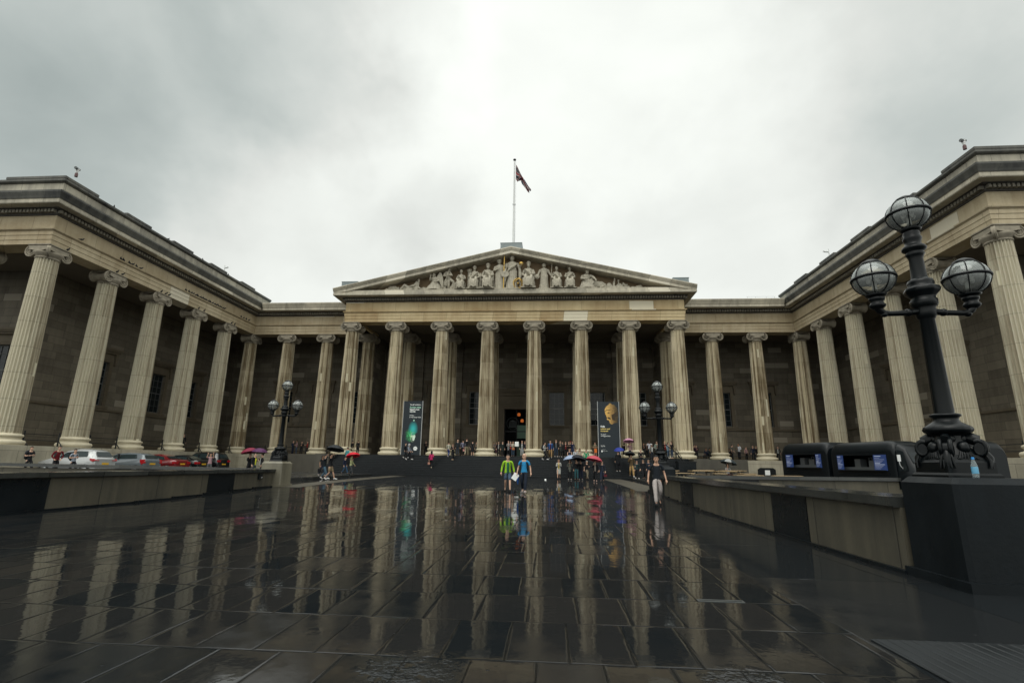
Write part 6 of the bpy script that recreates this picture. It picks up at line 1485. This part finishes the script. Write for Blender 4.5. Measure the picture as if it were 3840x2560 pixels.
add('d6',1924,1654,-.5,5,'woman in a cream jacket and jeans with an orange bag before the door',top=('jacket',(.46,.44,.36)),bot=('jeans',JN),hair=('long','black'),fem=True,arms=('bent','bent'))
bag('orange-brown shoulder bag of the woman in the cream jacket',P_['d6'],1,(.42,.15,.06),(.26,.10,.2))
add('d7',1958,1651,-.2,0,'person in a black and white hooded top and pale trousers, right of the door notice',top=('hood',K),bot=('trousers',(.36,.37,.38)),inner=(.5,.5,.5))
add('d8',1969,1652,.6,0,'person in dark purple behind the black and white hooded top',top=('jacket',(.035,.02,.05)),bot=('trousers',K))
p=at(1938,1671,.2); t=thing('notice_stand','white printed notice on a slim dark stand before the door','sign',(p.x,.2,ZS)); m=MB(); m.tube([(0,0,.02),(0,0,1.05)],.025,6); m.lathe([(.22,0),(.2,.03),(.03,.05)],12); m.build('stand',RAILM,t); m=MB(); m.box(-.19,.19,-.03,-.005,1.0,1.46); m.build('notice',TW,t)
# --- right of the door
add('r1',2042,1657,-2.2,70,'person in a white and grey jacket going down the steps right of the door',legs='walkR',arms=('bent','bent'),top=('jacket',(.42,.42,.40)),bot=('trousers',K),hair=('bun','black'),shoe=(.7,.7,.7))
backpack('black backpack of the person in the white and grey jacket',P_['r1'],K)
add('r2',2064,1650,-1.7,0,'man in a maroon jumper, open blue jacket and tan trousers',legs='walkL',top=('jacket',(.03,.12,.36)),bot=('trousers',(.32,.20,.09)),inner=(.06,.012,.02),arms=('swingb','swingb'),shoe=(.4,.38,.33))
add('r3',2085,1647,-.8,0,'tall man in a black jacket and jeans right of the maroon jumper',top=('jacket',K),bot=('jeans',(.025,.05,.09)),inner=(.14,.16,.17),shoe=(.5,.5,.5))
add('r4',2101,1652,-.6,0,'man in an olive grey coat looking down at his hands',top=('coat',(.055,.06,.055)),bot=('trousers',K),arms=('bent','bent'),shoe=(.5,.5,.5))
add('r5',2109,1656,-.2,-10,'person in a dark coat close beside the olive grey coat',top=('coat',(.05,.05,.055)),bot=('trousers',K),hair=('long','brown'),fem=True)
add('r6',2121,1655,-.6,0,'woman in black with a red scarf on the platform',top=('jacket',K),bot=('trousers',K),hair=('long','black'),fem=True,inner=(.30,.03,.04),arms=('bent','bent'),shoe=(.5,.5,.5))
add('r7',2133,1655,-.5,0,'man in black with folded arms between the red scarf and the red cap',top=('jacket',K),bot=('trousers',K),arms=('fold','fold'),hair=('short','brown'))
add('r8',2139,1654,.4,0,'person in a red cap standing behind others right of the door',top=('jacket',NV),bot=('trousers',K),hair=('cap','red'))
add('r9',2147,1653,-.3,0,'person in a navy coat leaning near the column right of the door',top=('coat',(.016,.022,.065)),bot=('jeans',JN),hair=('long','black'),fem=True)
add('s1',2136,1686,-1.6,0,'seated woman with wavy brown hair and a dark top, on the top steps',legs='sit',top=('vest',(.05,.05,.07)),bot=('jeans',JN),hair=('long','brown'),fem=True,arms=('lap','lap'))
add('s2',2159,1687,-1.6,10,'seated man in a white shirt behind the pale blue umbrella',legs='sit',top=('long',(.45,.47,.5)),bot=('jeans',JN),hair=('short','black'),arms=('lap','lap'),skin=1)
add('s3',2175,1692,-1.7,-10,'seated dark-haired woman in a pale top behind the black umbrella',legs='sit',top=('tee',(.42,.36,.28)),bot=('trousers',K),hair=('long','black'),fem=True,arms=('lap','lap'),skin=1)
add('bn',2231,1660,-.6,0,'person in a khaki top holding an orange bag, left of the right banner',top=('tee',(.16,.15,.09)),bot=('shorts',(.05,.05,.05)),arms=('bent','bent'),skin=1)
bag('orange bag held left of the right banner',P_['bn'],1,(.75,.17,.03),(.24,.12,.36))
# --- at the foot of the steps, right
add('white',2095,1720,-7.6,0,'woman in a white cardigan and white skirt with a yellow scarf',legs='walkR',arms=('bent','bent'),top=('long',(.60,.60,.56)),bot=('skirt',(.56,.57,.53)),hair=('short','black'),fem=True,skin=1,inner=(.60,.45,.06))
add('f1',2136,1722,-9.2,5,'woman in a long grey patterned tunic under the pale blue umbrella',arms=('bent','up'),top=('tunic',(.20,.215,.18)),bot=('trousers',K),hair=('long','black'),fem=True,skin=1,shoe=(.3,.3,.3),inner=(.20,.215,.18))
umbrella('pale blue umbrella over the woman in the grey patterned tunic',at(2138,1703,-9.4),P_['f1']['hand'][1],(.34,.42,.58),.60)
add('f2',2161,1722,-9.4,-5,'person in a black top and teal trousers under the black umbrella',arms=('down','up'),top=('long',K),bot=('leggings',(.04,.14,.16)),hair=('long','black'),fem=True,shoe=(.02,.02,.02),skin=1)
umbrella('black umbrella right of the pale blue one at the foot of the steps',at(2176,1702,-9.3),P_['f2']['hand'][1],(.016,.018,.026),.66)
add('f3',2177,1724,-9.0,5,'person all in dark clothes close beside the teal trousers',top=('jacket',K),bot=('trousers',NV),shoe=(.3,.3,.3),skin=1)
add('f4',2200,1726,-8.4,30,'man in a black polo shirt and khaki trousers, hand on hip',legs='walkR',arms=('away','bent'),top=('tee',K),bot=('trousers',(.24,.20,.14)),hair=('short','grey'))
add('f5',2231,1726,-12.4,-5,'woman in a black blazer over a pale top beneath the rose umbrella',legs='walkL',arms=('up','swingb'),top=('jacket',K),bot=('trousers',K),hair=('short','black'),fem=True,inner=(.36,.31,.27),shoe=(.5,.35,.3))
umbrella('rose red umbrella in front of the right banner',at(2243,1703,-12.4),P_['f5']['hand'][-1],(.48,.07,.10),.62)
add('f6',2257,1727,-12.6,-8,'person in a navy jacket and dark trousers right of the black blazer',legs='walkR',arms=('swingf','down'),top=('jacket',(.025,.03,.045)),bot=('jeans',(.02,.03,.06)),hair=('short','brown'))
bag('dark red bag of the person in the navy jacket',P_['f6'],1,(.13,.015,.025),(.22,.10,.16))
add('g1',2199,1722,-3.4,0,'person in a green jacket higher on the steps behind the rose umbrella',top=('long',(.03,.30,.14)),bot=('trousers',K),hair=('short','black'),H=1.6)
add('u1',2317,1690,-4.0,175,'person in black under the small blue umbrella on the steps',arms=('up','down'),top=('coat',K),bot=('trousers',K),shoe=(.6,.6,.6),hair=('short','black'))
umbrella('blue umbrella on the steps before the right banner',at(2319,1679,-4.0),P_['u1']['hand'][-1],(.03,.05,.30),.48)
add('u2',2362,1679,-1.6,0,'person in a pink top beneath the pink umbrella',arms=('up','down'),top=('long',(.40,.25,.26)),bot=('trousers',K),hair=('short','black'),H=1.6)
umbrella('pink umbrella before the column right of the banner',at(2358,1664,-1.6),P_['u2']['hand'][-1],(.62,.30,.44),.55)
add('u3',2366,1696,-5.0,0,'person in a brown jacket and tan trousers under a small black umbrella',arms=('up','down'),top=('jacket',(.13,.09,.045)),bot=('trousers',(.42,.27,.11)),hair=('short','black'),legs='walkL',shoe=(.6,.6,.6))
umbrella('small black umbrella over the brown jacket',at(2362,1686,-5.0),P_['u3']['hand'][-1],(.014,.016,.02),.50)
add('u4',2340,1668,.8,170,'dark figure in black behind the blue umbrella by the right banner',top=('coat',K),bot=('trousers',K))
add('q1',2408,1686,-2.1,0,'ruddy man in black seated on the steps with his hands together',legs='sit',arms=('lap','lap'),top=('jacket',K),bot=('trousers',K),hair=('bald','grey'))
add('q2',2443,1667,-1.7,20,'man in a grey blazer and white cap pointing to the right',arms=('down','point'),top=('jacket',(.22,.215,.19)),bot=('trousers',(.03,.035,.045)),hair=('cap',(.65,.65,.62)),skin=2,inner=(.5,.5,.48))
add('q3',2462,1654,-.8,0,'man in a pale green open jacket left of the right lamp',arms=('bent','bent'),top=('jacket',(.24,.29,.24)),bot=('trousers',K),inner=K,skin=1)
add('q4',2434,1651,-.3,0,'tall person in a white top behind the grey blazer',top=('tee',(.50,.50,.54)),bot=('trousers',K),skin=3)
add('q5',2413,1663,-.2,0,'dark-haired person left of the white top, holding something pale',top=('jacket',K),bot=('trousers',K),hair=('long','black'),fem=True,arms=('bent','bent'),skin=2)
add('q6',2424,1664,.1,10,'person in black between the dark-haired person and the white top',top=('jacket',K),bot=('trousers',K),skin=2)
add('q7',2492,1654,.2,0,'man in a red shirt and dark jacket right of the right lamp',top=('jacket',K),bot=('trousers',K),hair=('bald','grey'),inner=(.30,.03,.03),arms=('bent','bent'))
add('q8',2504,1658,-.4,40,'person in a pale denim jacket and jeans, facing the long-haired one',top=('jacket',(.20,.29,.38)),bot=('jeans',JN),arms=('bent','bent'),hair=('long','black'),fem=True,shoe=(.5,.5,.5))
add('q9',2517,1654,-.6,-60,'person with long black hair, black top and jeans facing the denim jacket',top=('long',K),bot=('jeans',(.04,.06,.10)),hair=('long','black'),fem=True,arms=('bent','bent'),shoe=(.45,.3,.2))
add('b1',2387,1726,-9.2,0,'boy in a dark green sweater with white shoes at the foot of the steps',legs='walkL',arms=('down','down'),top=('long',(.03,.055,.055)),bot=('trousers',K),hair=('short','black'),skin=1,shoe=(.7,.7,.68))
add('b2',2411,1720,-9.6,0,'person in a black jacket and black cap right of the boy',legs='walkR',top=('jacket',K),bot=('trousers',K),hair=('cap',K),skin=1)
add('b3',2431,1722,-8.6,0,'person in dark blue holding a cup, behind the man in grey trousers',arms=('bent','bent'),top=('jacket',(.02,.03,.05)),bot=('jeans',NV),hair=('short','black'),skin=1)
# --- right terrace and tables
add('x1',2610,1667,6.4,0,'person in a dark purple top at a table by the right terrace railing',top=('jacket',(.04,.015,.03)),bot=('trousers',K),H=1.6,arms=('bent','bent'))
add('x2',2602,1668,6.8,40,'person in black beside the purple top on the right terrace',top=('jacket',K),bot=('trousers',K),H=1.6)
add('x3',2743,1667,6.4,70,'person in a grey T-shirt reaching towards the white shirt on the right terrace',top=('tee',(.07,.09,.09)),bot=('trousers',K),arms=('down','swingf'))
add('x4',2769,1662,6.5,-70,'man in a white shirt standing on the right terrace',top=('long',(.62,.63,.66)),bot=('trousers',K),skin=2,arms=('swingb','bent'))
add('x5',2822,1672,6.6,0,'person in dark navy by the railing, left of the right recess column',top=('jacket',(.016,.02,.04)),bot=('trousers',K),H=1.6)
add('x6',2834,1673,6.8,-20,'person in dark clothes next to the navy jacket on the right terrace',top=('jacket',K),bot=('trousers',K),H=1.6)
add('x7',2797,1680,6.3,20,'short person in a red and white top on the right terrace',top=('tee',(.30,.18,.18)),bot=('trousers',K),H=1.45)
add('x8',2916,1677,6.3,-30,'person in a black and white jacket at the right end of the terrace',top=('jacket',(.03,.035,.035)),bot=('trousers',K),H=1.55,inner=(.5,.52,.5))
add('x9',2728,1742,-11.,10,'seated person in a white and dark top under the striped umbrella among the tables',legs='sit',arms=('up','lap'),top=('tee',(.55,.55,.55)),bot=('trousers',(.30,.15,.14)),hair=('long','black'),fem=True)
umbrella('tilted dark umbrella with white and red stripes over the cafe tables',at(2738,1730,-11.0)+Vector((.25,0,.25)),P_['x9']['hand'][-1],(.025,.035,.04),.62,c2=(.30,.31,.30))
for k,(u,v) in enumerate(((2585,1682),(2648,1690),(2660,1688),(2735,1690))):
    add('y%d'%k,u,v,6.2+.2*k,(20,-40,60,0)[k],('dark seated figure at the left end of the right terrace','dark seated figure left of the middle of the right terrace','dark seated figure beside a table on the right terrace','dark seated figure below the grey T-shirt on the right terrace')[k],legs='sit',arms=('lap','lap'),top=('jacket',(K,NV,DG,K)[k]),bot=('trousers',K),hair=('short','black'),skin=2)
for x,y in((22.6,6.0),(25.0,6.2),(28.9,6.1)):
    t=thing('terrace_table','small round table on the right terrace behind the railing','table',(x,y,ZS),0,'terrace tables'); m=MB(); m.lathe([(.40,.70),(.42,.72),(.40,.74)],20); m.build('tabletop',WHITE if x<23 else RAILM,t); m=MB(); m.lathe([(.24,0),(.22,.03),(.04,.06),(.035,.70)],12); m.build('pedestal',RAILM,t)
def atx(u,v,x):
    d=ray(u,v); return CAMP+d*((x-CAMP.x)/d.x)
q=atx(688,1642,-31.6); P_['lone']=person('dark clothed person on the left wing terrace beside a column base',(q.x,q.y,ZS),60,H=1.7,top=('coat',K),bot=('trousers',K))
# seated figures need something under them: those on the terrace sit on chairs
for k in range(4):
    o=P_['y%d'%k]['obj']; t=thing('chair','dark metal terrace chair under a seated figure','chair',o.location,o.rotation_euler[2],'terrace chairs'); m=MB(); m.box(-.22,.22,-.2,.24,.40,.43); m.build('seat',RAILM,t); m=MB(); m.box(-.21,.21,.22,.25,.43,.85); m.build('backrest',RAILM,t)
    for sx in(-1,1):
        for sy in(-1,1): m=MB(); m.tube([(sx*.19,sy*.19,.40),(sx*.2,sy*.2,0)],.014,5); m.build('leg',RAILM,t)
o=P_['x9']['obj']; c=copy_tree(B0); c.location=(o.location.x,o.location.y+.05,o.location.z); c.rotation_euler[2]=.1; c['label']='wet wooden bench under the person with the striped umbrella'
for k in('s1','s2','s3','q1'):
    o=P_[k]['obj']; o.location.z=ZS-.157*3; o.location.y=-1.25
finish_people()
# ------------------------------------------------------------------ lettering becomes plain meshes
def finish_text():
    dg=bpy.context.evaluated_depsgraph_get(); bpy.context.view_layer.update()
    for o in [o for o in bpy.data.objects if o.type=='FONT']:
        me=bpy.data.meshes.new_from_object(o.evaluated_get(dg)); n=o.name.split('.')[0]; par,loc,rot=o.parent,o.location.copy(),o.rotation_euler.copy(); c=o.data; mt=c.materials[0]
        bpy.data.objects.remove(o); bpy.data.curves.remove(c); me.name=n
        if not me.materials: me.materials.append(mt)
        q=put(n,me,par,loc); q.rotation_euler=rot
finish_text()
